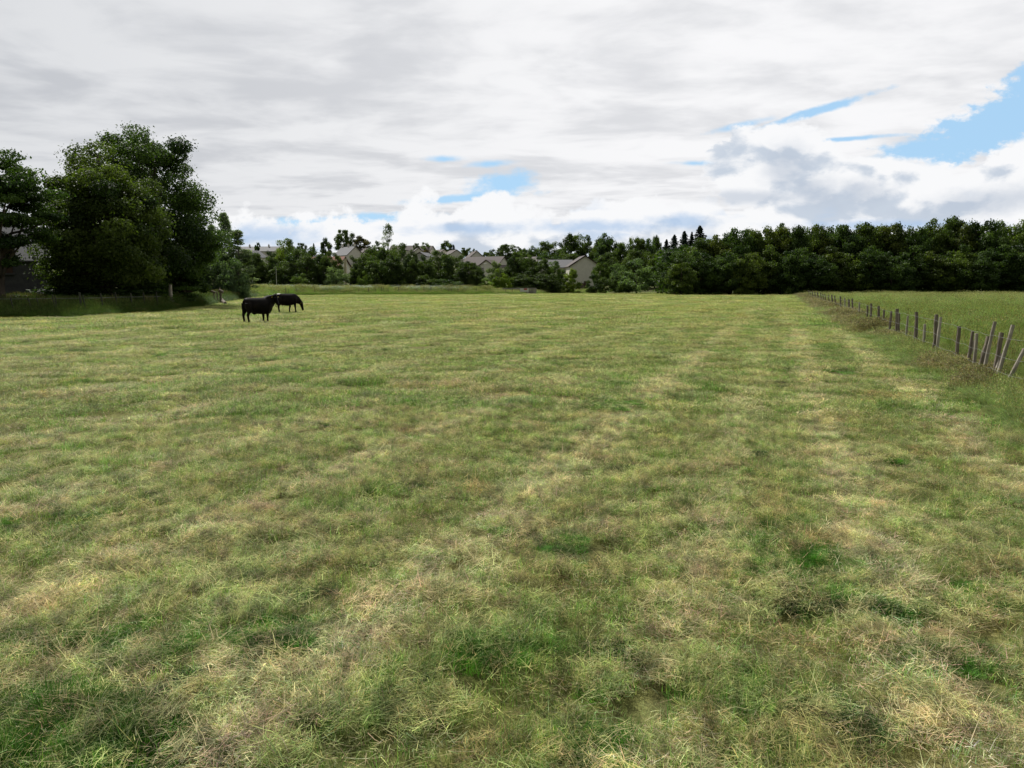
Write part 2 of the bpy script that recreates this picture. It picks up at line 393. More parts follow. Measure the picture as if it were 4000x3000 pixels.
# ------------------------------------------------------------------ grass patches (prototypes scattered by geometry nodes; stuff)
def strips(base, az, L, w, lean0, lean1, col, rng, segs=3):
    "tapered blade strips; lean = angle from vertical at bottom and tip"
    n = len(L); V = []; C = []
    p = base.copy(); side = np.stack([-np.sin(az), np.cos(az), np.zeros(n)], 1)
    tw = rng.uniform(-.8, .8, n); sid = side * np.cos(tw)[:, None] + np.stack([np.cos(az), np.sin(az), np.zeros(n)], 1) * np.sin(tw)[:, None]
    for i in range(segs + 1):
        f = i / segs; ww = w * (1 - f ** 1.6 * .93)
        V.append(p - sid * ww[:, None] / 2); V.append(p + sid * ww[:, None] / 2)
        C.append(col); C.append(col)
        a = lean0 + (lean1 - lean0) * f; st = L / segs
        p = p + np.stack([np.cos(az) * np.sin(a) * st, np.sin(az) * np.sin(a) * st, np.cos(a) * st], 1)
    V = np.stack(V, 1); C = np.stack(C, 1); k = 2 * (segs + 1)
    idx = np.arange(n)[:, None, None] * k
    q = np.array([[2 * i, 2 * i + 1, 2 * i + 3, 2 * i + 2] for i in range(segs)])[None]
    return V.reshape(-1, 3), (idx + q).reshape(-1, 4), C.reshape(-1, 3)
def disc(n, R_, rng):
    r = R_ * np.sqrt(rng.random(n)); t = rng.random(n) * 2 * np.pi
    return np.stack([r * np.cos(t), r * np.sin(t), np.zeros(n)], 1)
def join_patch(name, parts):
    Vs, Fs, Cs = [], [], []; o = 0
    for V, Fq, C in parts: Vs.append(V); Fs.append(Fq + o); Cs.append(C); o += len(V)
    V = np.concatenate(Vs); Fq = np.concatenate(Fs); C = np.concatenate(Cs)
    return mesh_np(name, V, Fq, np.full(len(Fq), 4), BLADE, False, {'col': ('FLOAT_COLOR', np.concatenate([C, np.ones((len(C), 1))], 1))})
def jitter_col(n, rng, base, var=.22, hue=.10):
    k = rng.normal(1, var, n).clip(.35, 1.8)[:, None]; h = rng.normal(0, hue, (n, 3))
    return (np.array(base)[None] * k * (1 + h)).clip(.02, 3)
def patch_sward(seed, n=330, R_=.14, green=.6, hgt=.022, wid=.0026, z=.8):
    rng = np.random.default_rng(seed)
    ng = int(n * green); nh = n - ng
    b = disc(ng, R_, rng); b[:, 2] = -.01
    cl = (.6 + .8 * vnoise(b[:, 0] / R_ * 2.5 + seed, b[:, 1] / R_ * 2.5, seed))
    A = strips(b, rng.random(ng) * 6.28, (rng.gamma(5, hgt / 5, ng) + hgt * .4) * cl, rng.uniform(.6, 1.3, ng) * wid, rng.uniform(.05, .6, ng), rng.uniform(.3, 1.4, ng), jitter_col(ng, rng, (.85, 1.12, .75)), rng, 2)
    b = disc(nh, R_, rng); b[:, 2] = rng.uniform(.0, .03, nh) * z
    az0 = rng.random() * 6.28
    B = strips(b, az0 + rng.normal(0, 1.5, nh), (rng.gamma(3, hgt / 3 * 1.7, nh) + hgt * .6), rng.uniform(.5, 1.2, nh) * wid, rng.uniform(1.1, 1.8, nh), rng.uniform(1.1, 1.9, nh), jitter_col(nh, rng, (1.35, 1.15, 1.2), .32, .12), rng, 2)
    return join_patch('sward_patch', [A, B])
def patch_litter(seed, n=230, R_=.14, wid=.0026, L0=.017, z=.05):
    rng = np.random.default_rng(seed)
    b = disc(n, R_, rng); rr = np.hypot(b[:, 0], b[:, 1]) / R_
    lump = vnoise(b[:, 0] / R_ * 2.2 + seed, b[:, 1] / R_ * 2.2, seed); b[:, 2] = rng.uniform(0, z, n) * (1 - rr ** 2) * (.3 + 1.4 * lump) + .004
    az0 = rng.random() * 6.28
    pal = np.array([[1.5, 1.40, 1.15], [1.15, 1.1, .9], [.95, .76, .55], [.8, 1.0, .7], [1.9, 1.75, 1.35], [.45, .42, .34]])
    c = pal[rng.choice(6, n, p=[.28, .24, .2, .12, .08, .08])] * rng.normal(1, .22, n).clip(.4, 1.7)[:, None]
    wv = 2.0 * (vnoise(b[:, 0] / R_ * 1.6, b[:, 1] / R_ * 1.6, seed + 3) - .5) * 3.0
    B = strips(b, az0 + wv + rng.normal(0, .7, n), rng.gamma(3, L0, n) + L0, rng.uniform(.5, 1.3, n) * wid, rng.uniform(1.05, 1.8, n), rng.uniform(1.0, 2.1, n), c, rng)
    return join_patch('hay_patch', [B])
def patch_tuft(seed, n=260, R_=.13, hgt=.16, wid=.005, seedheads=0, col=(.75, 1.1, .55)):
    rng = np.random.default_rng(seed)
    b = disc(n, R_, rng); rr = np.hypot(b[:, 0], b[:, 1]) / R_; az = np.arctan2(b[:, 1], b[:, 0]) + rng.normal(0, .6, n); b[:, 2] = -.02
    L = (rng.gamma(7, hgt / 7, n)) * (1.1 - .4 * rr)
    parts = [strips(b, az, L, rng.uniform(.6, 1.3, n) * wid, rng.uniform(0, .35, n) + rr * .3, rng.uniform(.3, 1.3, n) + rr * .4, jitter_col(n, rng, col), rng, 4)]
    if seedheads:
        m_ = seedheads; b = disc(m_, R_, rng); az = rng.random(m_) * 6.28; Ls = rng.uniform(.9, 1.35, m_) * hgt * 1.15
        parts.append(strips(b, az, Ls, np.full(m_, wid * .5), rng.uniform(0, .12, m_), rng.uniform(.1, .4, m_), jitter_col(m_, rng, (1.25, 1.05, .75)), rng, 3))
        V = parts[-1][0].reshape(m_, 8, 3); tip = V[:, 6:8].mean(1)
        tip[:, 2] -= .07 * hgt
        for q in range(3):
            parts.append(strips(tip + rng.normal(0, .012, (m_, 3)) * hgt, rng.random(m_) * 6.28, np.full(m_, hgt * .16), np.full(m_, wid * 2.2), rng.uniform(0, .5, m_), rng.uniform(0, .6, m_), jitter_col(m_, rng, (1.25, 1.15, .95), .2), rng, 2))
    return join_patch('tuft_patch', parts)
def patch_umbel(seed, n=14, R_=.5, hgt=.95):
    "cow parsley: thin stems with flat white flower heads"
    rng = np.random.default_rng(seed)
    b = disc(n, R_, rng); az = rng.random(n) * 6.28; L = rng.uniform(.8, 1.15, n) * hgt
    st = strips(b, az, L, np.full(n, .012), rng.uniform(0, .1, n), rng.uniform(.05, .2, n), jitter_col(n, rng, (.8, 1.1, .6)), rng, 3)
    tip = st[0].reshape(n, 8, 3)[:, 6:8].mean(1); parts = [st]
    for q in range(6):
        m_ = n; t2 = tip + rng.normal(0, 1, (m_, 3)) * np.array([.05, .05, .03])
        parts.append(strips(t2, rng.random(m_) * 6.28, np.full(m_, .055), np.full(m_, .045), np.full(m_, 1.45), np.full(m_, 1.6), np.array([[3.3, 2.9, 6.2]]) * rng.uniform(.8, 1.1, (m_, 1)), rng, 2))
    return join_patch('umbel_patch', parts)

def scatter(name, protos, pts, rotz, scl, tint, idx, label, cat='grass', tilt=None):
    "one stuff object: a cloud of points carrying instances of the patches"
    pc = bpy.data.collections.new(name + '_patches')
    for i, me in enumerate(protos):
        po = bpy.data.objects.new('patch_%03d' % i, me); pc.objects.link(po)
    n = len(pts)
    me = bpy.data.meshes.new(name); me.vertices.add(n); me.vertices.foreach_set('co', np.asarray(pts, np.float32).ravel())
    rot = np.zeros((n, 3)); rot[:, 2] = rotz
    if tilt is not None: rot[:, :2] = tilt
    for k, typ, arr, f in (('rot', 'FLOAT_VECTOR', rot, 'vector'), ('scl', 'FLOAT_VECTOR', scl, 'vector'), ('tint', 'FLOAT_COLOR', np.concatenate([tint, np.ones((n, 1))], 1), 'color'), ('idx', 'INT', idx, 'value')):
        at = me.attributes.new(k, typ, 'POINT'); at.data.foreach_set(f, np.asarray(arr, np.int32 if typ == 'INT' else np.float32).ravel())
    o = link(name, me); me.materials.append(BLADE)
    ng = bpy.data.node_groups.new(name + '_scatter', 'GeometryNodeTree')
    ng.interface.new_socket('Geometry', in_out='INPUT', socket_type='NodeSocketGeometry'); ng.interface.new_socket('Geometry', in_out='OUTPUT', socket_type='NodeSocketGeometry')
    N = ng.nodes; L = ng.links
    gi = N.new('NodeGroupInput'); go = N.new('NodeGroupOutput'); ip = N.new('GeometryNodeInstanceOnPoints'); ci = N.new('GeometryNodeCollectionInfo')
    ci.inputs['Collection'].default_value = pc; ci.inputs['Separate Children'].default_value = True; ci.inputs['Reset Children'].default_value = True
    mp = N.new('GeometryNodeMeshToPoints')
    L.new(gi.outputs[0], mp.inputs[0]); L.new(mp.outputs[0], ip.inputs['Points']); L.new(ci.outputs[0], ip.inputs['Instance']); ip.inputs['Pick Instance'].default_value = True
    def na(nm, dt):
        q = N.new('GeometryNodeInputNamedAttribute'); q.data_type = dt; q.inputs[0].default_value = nm; return q.outputs[0]
    L.new(na('idx', 'INT'), ip.inputs['Instance Index']); L.new(na('rot', 'FLOAT_VECTOR'), ip.inputs['Rotation']); L.new(na('scl', 'FLOAT_VECTOR'), ip.inputs['Scale'])
    L.new(ip.outputs[0], go.inputs[0])
    md = o.modifiers.new('scatter', 'NODES'); md.node_group = ng
    return tag(o, label, cat, kind='stuff')

def wedge(n, r0, r1, half, rng):
    r = np.sqrt(rng.uniform(r0 ** 2, r1 ** 2, n)); t = np.radians(rng.uniform(-half, half, n)); return r * np.sin(t), r * np.cos(t)

def build_field_grass():
    rng = np.random.default_rng(7)
    sw = [patch_sward(i, green=.62 if i % 2 else .5) for i in range(6)]
    fw = [patch_sward(20 + i, n=620, R_=.30, green=.6, hgt=.022, wid=.005) for i in range(4)]
    gw = [patch_sward(30 + i, n=1000, R_=.80, green=.6, hgt=.030, wid=.013, z=1.2) for i in range(4)]
    li = [patch_litter(40 + i) for i in range(6)]
    fl = [patch_litter(50 + i, n=380, R_=.28, wid=.005, L0=.018, z=.06) for i in range(4)]
    gl = [patch_litter(70 + i, n=520, R_=.70, wid=.013, L0=.028, z=.08) for i in range(3)]
    tu = [patch_tuft(60 + i, n=380, R_=.11, hgt=.075, wid=.0032) for i in range(4)]
    protos = sw + fw + gw + li + fl + gl + tu
    X, Y, S, I, TI = [], [], [], [], []
    def put(x, y, s, i, t): X.append(x); Y.append(y); S.append(s); I.append(i); TI.append(t)
    # radius band, patches per m2, scale, prototype offsets (sward, litter)
    for (r0, r1, dens, sc, lv, half) in ((1.0, 11, 46, (.9, 1.25), 0, 50), (11, 34, 10, (.9, 1.3), 1, 44), (34, 75, 1.7, (.9, 1.3), 2, 40), (75, 195, .42, (1.6, 2.3), 2, 39)):
        area = math.radians(2 * half) / 2 * (r1 ** 2 - r0 ** 2); n = int(area * dens)
        x, y = wedge(n, r0, r1, half, rng)
        s_ = x - SLOPE * y
        keep = (y < edge_depth(x, y) - .4) & (s_ < 3.9) & (y > .6)
        x = x[keep]; y = y[keep]; n = len(x)
        hay, lush, brown = fieldmix(x, y); c = ground_rgb(x, y)
        c = c * rng.normal(1.0, .16, n).clip(.4, 1.7)[:, None] * (1 + rng.normal(0, .05, (n, 3)))
        s = rng.uniform(*sc, n); zf = rng.uniform(.6, 1.7, n) * (.75 if r0 > 70 else 1)
        zf = zf * np.clip(1.15 - .5 * hay + .6 * lush, .5, 2)
        put(x, y, np.stack([s, s, s * zf], 1), (0, 6, 10)[lv] + rng.integers(0, (6, 4, 4)[lv], n), c)
        q = rng.random(n) < np.clip(hay * 1.2 + brown * .3, .12, .97)
        m_ = int(q.sum()); s = rng.uniform(*sc, m_) * rng.uniform(.6, 1.15, m_)
        cc = c[q] * np.array([1.06, 1.02, 1.10]); w_ = rng.random(m_)[:, None] * brown[q][:, None]
        cc = cc * (1 - .6 * w_) + np.array([.26, .165, .075]) * .6 * w_
        put(x[q] + rng.normal(0, .1, m_), y[q] + rng.normal(0, .1, m_), np.stack([s, s, s * rng.uniform(.5, 1.7, m_) * (.7 if r0 > 70 else 1)], 1), (14, 20, 24)[lv] + rng.integers(0, (6, 4, 3)[lv], m_), cc)
        # small heaps of raked hay, some tinted darker at random
        m_ = int(n * (.45, .55, 1.0)[lv]); j = rng.integers(0, n, m_); xx = x[j] + rng.normal(0, .25 * (1, 2, 4)[lv], m_); yy = y[j] + rng.normal(0, .25 * (1, 2, 4)[lv], m_)
        ok = (yy < edge_depth(xx, yy) - .5) & (fbm(xx / 1.3, yy / 1.3, 2, 99) > .42); xx, yy, j = xx[ok], yy[ok], j[ok]; m_ = len(xx); s = rng.gamma(4, .11, m_) + .12; s *= (.9, 1.0, .85)[lv] * (1 if r0 < 70 else 1.6)
        dk = np.where(rng.random((m_, 1)) < .40, rng.uniform(.32, .6, (m_, 1)), rng.uniform(.8, 1.25, (m_, 1)))
        put(xx, yy, np.stack([s, s, s ** .5 * rng.uniform(.9, 1.9, m_) * (1, .9, .8)[lv]], 1), (14, 20, 24)[lv] + rng.integers(0, (6, 4, 3)[lv], m_), c[j] * dk)
        # green tufts that the mower missed, and small dark weeds
        q = rng.random(n) < (lush ** 1.5 * .12 + .006) * (1, 1.6, 3.0)[lv]
        m_ = int(q.sum()); s = rng.uniform(.5, 1.1, m_) * ((.85, 1.0, 1.6)[lv])
        dk = np.where(rng.random((m_, 1)) < .22, .45, 1.0)
        put(x[q] + rng.normal(0, .15, m_), y[q] + rng.normal(0, .15, m_), np.stack([s * 1.2, s * 1.2, s * rng.uniform(.4, 1.0, m_) * (1, .9, .7)[lv]], 1), 27 + rng.integers(0, 4, m_), np.array([.085, .165, .025])[None] * dk * rng.uniform(.65, 1.35, (m_, 1)))
    # remembered spots of the photograph: (u, v, radius m, number, height, colour)
    G_, D_ = (.12, .19, .06), (.035, .050, .020)
    for (u, v, r_, k_, hz, col) in ((2900, 2090, .22, 26, 1.1, G_), (3050, 2060, .10, 8, 1.3, (.07, .13, .045)), (3125, 2170, .16, 14, 1.7, (.09, .17, .05)), (3010, 2225, .18, 18, 1.0, G_), (3440, 2370, .20, 22, 1.1, (.06, .15, .03)), (3260, 2220, .25, 22, .8, G_),
          (2380, 1590, .45, 34, .9, G_), (2060, 1728, .22, 12, .7, D_), (3150, 1440, .35, 16, .9, D_), (3330, 1460, .4, 14, .9, G_), (3080, 2370, .16, 14, 1.0, D_), (1150, 2540, .22, 30, .9, (.075, .18, .04)), (620, 2520, .22, 24, .8, G_), (300, 2480, .25, 24, .8, G_),
          (1150, 2330, .14, 14, .35, D_), (1020, 2345, .12, 10, .35, D_), (1400, 2430, .12, 12, .35, D_), (1280, 2450, .14, 12, .4, D_), (640, 2740, .14, 14, .5, D_), (760, 2690, .10, 10, .5, D_), (2400, 2540, .10, 12, .6, D_), (1900, 2600, .16, 20, .9, G_), (2330, 2900, .14, 20, 1.3, (.09, .21, .035)),
          (100, 2880, .28, 60, 1.7, (.085, .15, .045)), (330, 2930, .22, 40, 1.6, (.085, .15, .045)), (600, 2960, .2, 22, 1.2, (.08, .18, .035)), (3330, 2780, .15, 14, .5, D_), (3700, 2560, .2, 20, .8, G_), (3800, 2330, .25, 16, .8, G_), (3900, 1950, .35, 22, .8, G_), (3420, 1800, .25, 14, .7, D_), (2900, 1780, .2, 10, .6, D_),
          (250, 2050, .3, 22, .6, (.07, .15, .03)), (480, 1950, .25, 14, .5, D_), (2100, 2100, .14, 12, .7, D_), (2200, 2165, .14, 12, .7, G_), (2040, 1305, .12, 4, 2.2, D_), (2840, 1342, .3, 5, .9, D_), (2640, 1330, .25, 4, .8, D_), (2450, 1830, .15, 6, .8, D_), (3190, 1580, .2, 8, .7, D_), (1560, 1890, .2, 10, .5, D_), (1340, 1660, .3, 9, .4, D_), (1760, 1560, .3, 8, .5, D_), (1100, 1340, .5, 8, .5, D_), (3000, 1500, .35, 10, .5, D_)):
        cx, cy = on_ground(u, v); n = k_; an = rng.random(n) * 6.28; q = np.sqrt(rng.random(n)) * r_; x = cx + np.cos(an) * q * 1.5; y = cy + np.sin(an) * q
        sc = rng.uniform(.40, .70, n) * (1 + cy / 22); put(x, y, np.stack([sc, sc, sc * hz * rng.uniform(.6, 1.2, n) / (1 + cy / 22)], 1), 27 + rng.integers(0, 4, n), np.array(col)[None] * rng.uniform(.7, 1.3, (n, 1)))
    x = np.concatenate(X); y = np.concatenate(Y); S = np.concatenate(S); I = np.concatenate(I); TI = np.concatenate(TI)
    scatter('mown_grass', protos, np.stack([x, y, height(x, y)], 1), rng.random(len(x)) * 6.28, S, TI, I, 'mown yellow green grass strewn with pale cut hay across the whole field')
build_field_grass()

def build_tall_grass():
    rng = np.random.default_rng(17)
    tl = [patch_tuft(100 + i, n=460, R_=.30, hgt=.42, wid=.0055, seedheads=16, col=(.9, 1.1, .7)) for i in range(5)]
    um = [patch_umbel(120 + i) for i in range(3)]
    pk = [patch_tuft(130 + i, n=120, R_=.32, hgt=.5, wid=.008, seedheads=90, col=(1.1, .95, .8)) for i in range(3)]
    def emit(name, x, y, s3, idx, tint, label):
        scatter(name, tl + um + pk, np.stack([x, y, height(x, y)], 1), rng.random(len(x)) * 6.28, s3, tint, idx, label)
    # ---- pasture beyond the right fence
    xs, ys, ss, ii, tt = [], [], [], [], []
    for r0, r1, dens, sc in ((8, 30, 5, .8), (30, 70, 1.2, 1.5), (70, 160, .35, 2.6)):
        n = int(math.radians(26) / 2 * (r1 ** 2 - r0 ** 2) * dens * 1.6); r = np.sqrt(rng.uniform(r0 ** 2, r1 ** 2, n)); t = np.radians(rng.uniform(19, 52, n)); x = r * np.sin(t); y = r * np.cos(t)
        s_ = x - SLOPE * y; k = (s_ > 4.3) & (y < 147); x, y = x[k], y[k]; n = len(x)
        n_ = fbm(x / 5, y / 9, 3, 77)
        s = rng.uniform(.75, 1.2, n) * sc
        xs.append(x); ys.append(y); ss.append(np.stack([s, s, (.55 + .5 * n_) * rng.uniform(.7, 1.2, n) * sc ** .35], 1)); ii.append(rng.integers(0, 5, n))
        far = sst(y, 40, 120)[:, None]
        g = np.array([.205, .228, .098]) * (1 - far) + np.array([.275, .285, .155]) * far
        pale = sst(n_, .5, .75)[:, None] * .5
        tt.append((g * (1 - pale) + np.array([.20, .185, .10]) * pale) * rng.uniform(.75, 1.25, (n, 1)))
    c = np.concatenate
    emit('pasture_grass', c(xs), c(ys), c(ss), c(ii), c(tt), 'long uncut green grass of the neighbouring pasture right of the fence')
    # ---- verge under the right fence
    n = 5200; y = 8 + 150 * rng.random(n) ** 1.9; s_ = rng.normal(3.95, .45, n); x = s_ + SLOPE * y
    sc = np.clip(y / 26, .75, 2.2) * rng.uniform(.6, 1.2, n)
    pn = fbm(x / 1.6, y / 4.0, 2, 83); pink = (pn > .50) & (y > 13) & (rng.random(n) < .45)
    keep = (y < 148) & (s_ < 4.7) & (s_ > 3.1) | (pink & (s_ > 2.9)); x, y, sc, pink, pn, s_ = x[keep], y[keep], sc[keep], pink[keep], pn[keep], s_[keep]; n = len(x)
    idx = np.where(pink, 8 + rng.integers(0, 3, n), rng.integers(0, 5, n))
    tint = np.where(pink[:, None], np.array([.225, .215, .145]), np.array([.25, .27, .14])) * rng.uniform(.6, 1.25, (n, 1))
    zz = np.where(y < 28, np.where(pink, .55, .85), 1.0) * np.where(pink, .70, .50) * rng.uniform(.45, 1.1, n) * (1 - .45 * np.abs(s_ - 3.95) / 1.0)
    emit('fence_verge_grass', x, y, np.stack([sc, sc, zz], 1), idx, tint, 'tangled grass with reddish brown seed heads along the right wire fence')
    # ---- left and far verges
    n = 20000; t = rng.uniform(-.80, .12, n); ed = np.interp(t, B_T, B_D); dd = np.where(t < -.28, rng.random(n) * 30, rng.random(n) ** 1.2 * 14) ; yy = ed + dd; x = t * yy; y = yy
    sc = np.clip(y / 42, 1, 2.6) * rng.uniform(.7, 1.3, n)
    um_ = (t > -.33) & (t < -.05) & (dd > 1.5) & (rng.random(n) < .34 * sst(fbm(x / 5, y / 5, 2, 87), .35, .6))
    pk_ = (~um_) & (rng.random(n) < np.where(t < -.34, .02, .10))
    idx = np.where(um_, 5 + rng.integers(0, 3, n), np.where(pk_, 8 + rng.integers(0, 3, n), rng.integers(0, 5, n)))
    tint = np.where(um_[:, None], np.array([.17, .20, .10]), np.where(pk_[:, None], np.where((t < -.34)[:, None], np.array([.12, .12, .06]), np.array([.27, .28, .17])), np.where((t < -.34)[:, None], np.array([.075, .105, .035]), np.array([.24, .30, .125])))) * rng.uniform(.65, 1.3, (n, 1))  # grass below the left trees tinted dark to paint in their shade
    zz = np.where(um_, rng.uniform(.65, .9, n), rng.uniform(.7, 1.35, n)) * sst(dd, -1.5, 2.5) * np.where(t > -.03, .6, 1.0) * np.where((t < -.34), 1.1, 1.75)
    sc = np.where(um_, np.minimum(sc, 1.5), sc)
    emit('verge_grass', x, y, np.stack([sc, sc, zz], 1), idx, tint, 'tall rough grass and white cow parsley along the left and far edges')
build_tall_grass()
# ------------------------------------------------------------------ trees
def leaf_quads(P, Nrm, size, tone, rng):
    n = len(P); Nrm = Nrm / np.linalg.norm(Nrm, axis=1, keepdims=True)
    r = rng.normal(0, 1, (n, 3)); a = np.cross(Nrm, r); a /= np.linalg.norm(a, axis=1, keepdims=True) + 1e-9; b = np.cross(Nrm, a)
    s = (size * rng.uniform(.6, 1.35, n))[:, None]; fold = Nrm * s * .18
    V = np.stack([P - a * s * .62, P + b * s * .38 + fold, P + a * s * .62, P - b * s * .38 + fold], 1).reshape(-1, 3)
    Fq = (np.arange(n)[:, None] * 4 + np.arange(4)[None])
    return V, Fq, np.repeat(tone, 4)
def crown_clumps(rng, kind, n):
    "clump centres (unit crown: radius 1, z 0..1), clump radii"
    if kind == 'cone':
        z = rng.random(n) ** .6; k = rng.random(n) ** .7; t = rng.random(n) * 6.283; rad = ((1 - z) ** .9 * .95 + .008) * k * (.72 + .28 * np.sin(z * 61 + 2 * np.sin(t * 3)))
        return np.stack([rad * np.cos(t), rad * np.sin(t), z - .03 * k * (1 - z) ** .5], 1), .011 + .018 * (1 - z)
    if kind == 'column':
        z = rng.random(n) ** .9; prof = np.minimum(1, (1 - z) * 1.7 + .03) ** .85 * np.minimum(1, z * 2.5 + .45); t = rng.random(n) * 6.283; rad = prof * np.sqrt(rng.random(n))
        return np.stack([rad * np.cos(t), rad * np.sin(t), z], 1), np.full(n, .20)
    d = rng.normal(0, 1, (n, 3)); d /= np.linalg.norm(d, axis=1, keepdims=True)
    lob = 1 + .20 * np.sin(d[:, 0] * 4.1 + rng.uniform(0, 6)) * np.cos(d[:, 1] * 3.7 + rng.uniform(0, 6)) + .14 * np.sin(d[:, 2] * 6 + d[:, 0] * 5 + rng.uniform(0, 6))
    r = lob * (.45 + .55 * rng.random(n) ** .45) * .90
    P = d * r[:, None]
    if kind == 'dome':    # broad, reaching the ground
        z_ = np.clip(P[:, 2], -.97, 1); k = np.where(z_ < 0, (1 - .75 * z_ ** 2) ** -.5, 1.0); P[:, :2] *= np.minimum(k, 1.7)[:, None]
        P[:, 2] = np.where(z_ < 0, .36 + .36 * z_, .36 + .64 * z_)
    elif kind == 'tall':
        zz = (P[:, 2] + 1) / 2; P[:, :2] *= (.75 + .5 * np.sin(np.pi * np.clip(zz * .9, 0, 1)))[:, None] * .85; P[:, 2] = zz
    elif kind == 'layer':
        P[:, 2] = (P[:, 2] + 1) / 2; P[:, 2] = .55 * P[:, 2] + .45 * np.round(P[:, 2] * 6 + .5 * np.sin(P[:, 0] * 5)) / 6
    else: P[:, 2] = (P[:, 2] + 1) / 2
    return P, rng.uniform(.13, .26, n)
def crown_mesh(name, seed, kind, W, Hh, z0, nclump, nleaf, leaf, mat, tonevar=.28):
    "W crown width, Hh crown height, z0 clear height under the crown, metres"
    rng = np.random.default_rng(seed)
    P, cr = crown_clumps(rng, kind, nclump)
    P = P * np.array([W / 2, W / 2, Hh]); P[:, 2] += z0; rad = cr * W * .50
    if kind == 'cone': rad = cr * W * .8
    tone_c = rng.normal(.42, tonevar, nclump)
    per = rng.integers(0, nclump, nleaf)
    d = rng.normal(0, 1, (nleaf, 3)); d /= np.linalg.norm(d, axis=1, keepdims=True); d[:, 2] = d[:, 2] * .75 + .1
    flat = np.array([1, 1, .75]) if kind != 'cone' else np.array([1, 1, .30])
    if kind == 'layer': flat = np.array([1.15, 1.15, .5])
    q = rad[per] * (.55 + .5 * rng.random(nleaf) ** .5)
    stray = rng.random(nleaf) < .15; q = np.where(stray, q * 1.5, q)
    L = P[per] + d * q[:, None] * flat
    L[:, 2] = np.maximum(L[:, 2], .06 + .25 * rng.random(nleaf))
    kx = (W / 2) / np.percentile(np.hypot(L[:, 0], L[:, 1]), 97.5) if kind not in ('cone', 'wispy') else 1.0
    kz = (z0 + Hh) / np.percentile(L[:, 2], 99.8)
    L = L * np.array([kx, kx, kz]); P = P * np.array([kx, kx, kz])
    nr = d * .9 + rng.normal(0, .7, (nleaf, 3)) + np.array([0, 0, .35])
    tone = (tone_c[per] + rng.normal(0, .2, nleaf)).clip(0, 1)
    V, Fq, T_ = leaf_quads(L, nr, leaf, tone, rng)
    return mesh_np(name, V, Fq, np.full(len(Fq), 4), mat, False, {'tone': ('FLOAT', T_)}), P
def trunk_mesh(name, seed, h, r, clumps, nl, mat, lean=0.0):
    rnd = random.Random(seed); m = MB(); rz = rnd.uniform(0, 6)
    top = Vector((math.cos(rz) * lean * h, math.sin(rz) * lean * h, h))
    pts = []; N = 7
    for i in range(N + 1):
        t = i / N; pts.append(Vector((0, 0, -.3)).lerp(top, t) + Vector((rnd.uniform(-1, 1), rnd.uniform(-1, 1), 0)) * r * .35 * (i > 0))
    m.tube(pts, [r * (1.5 if i == 0 else 1 - .88 * i / N) for i in range(N + 1)], 9)
    C = list(range(len(clumps))); rnd.shuffle(C)
    for j in C[:nl]:
        e = Vector(clumps[j]); k = rnd.uniform(.2, .8); k = min(k, max(.12, (e.z / h) * .75)); st = Vector((0, 0, -.3)).lerp(top, k)
        mid = st.lerp(e, .5) + Vector((rnd.uniform(-.1, .1), rnd.uniform(-.1, .1), rnd.uniform(-.05, .1))) * h * .3
        rr = r * (1 - .85 * k) * .5; m.tube([st, st.lerp(mid, .5) + Vector((0, 0, .02 * h)), mid, e], [rr, rr * .75, rr * .5, rr * .18], 6)
    return m.mesh(name, mat, True)
PROTO = {}
def proto(key, kind, W, Hh, z0, nclump, nleaf, leaf, mat, bark=None, seed=1, tr=.022, nl=12):
    cm, P = crown_mesh('crown', seed, kind, W, Hh, z0, nclump, nleaf, leaf, mat)
    tm = trunk_mesh('trunk', seed, (z0 + Hh) * .9, (z0 + Hh) * tr, P, nl, bark or BARK)
    PROTO[key] = (cm, tm, W, z0 + Hh)
for i in range(6): proto('oak%d' % i, ('dome', 'tall', 'dome', 'tall', 'tall', 'dome')[i], 9, 10.2, .1, 120 + 10 * i, 19000, .27, LEAF, seed=200 + i)
for i in range(3): proto('bush%d' % i, 'dome', 6, 4.7, 0, 46, 9000, .20, LEAF, seed=230 + i, nl=8)
for i in range(2): proto('greybush%d' % i, 'dome', 6, 4.7, 0, 46, 9000, .19, LEAF_GREY, seed=240 + i, nl=8)
for i in range(2): proto('birch%d' % i, 'column', 4.4, 12, .2, 130, 22000, .15, LEAF_GREY, PALEBARK, seed=250 + i, tr=.012, nl=16)
proto('wispy', 'column', 6.5, 12, 1, 60, 3300, .24, LEAF_GREY, BARK, seed=262, tr=.013, nl=34)
for i in range(2): proto('fir%d' % i, 'cone', 20, 18, 1, 1300, 30000, .20, NEEDLE, BARK, seed=270 + i, tr=.010, nl=26)
for i in range(2): proto('round%d' % i, 'round', 9, 6.8, 2.6, 40, 6500, .34, LEAF, seed=280 + i, nl=14)

rt = random.Random(5)
def tree(key, u, vtop, wpx, Y, label, cat='tree', tint=(1, 1, 1), group=None, zoff=0.0, basez=None, name=None):
    "a tree standing Y metres ahead at photo column u, as tall and as wide as it looks there"
    cm, tm, W, Ht = PROTO[key]
    if 138 < Y < 182 and 930 < u < 2330: Y += 15          # the trees stand behind the far verge
    x, zt = P_at(u, vtop, Y)
    zb = H(x, Y) if basez is None else basez
    sz = (zt - zb) / Ht * 1.0; sx = wpx / F * Y / W
    kind = 'conifer' if key.startswith('fir') else 'shrub' if 'bush' in key else 'tree'
    o = empty(name or kind, (x, Y, zb - .03), rt.uniform(0, 6.28), label, cat, group); o.scale = (sx, sx, sz)
    for nm, me in (('trunk', tm), ('crown', cm)):
        c = link(nm, me, o)
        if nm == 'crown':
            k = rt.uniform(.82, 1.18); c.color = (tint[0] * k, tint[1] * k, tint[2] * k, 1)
    return o

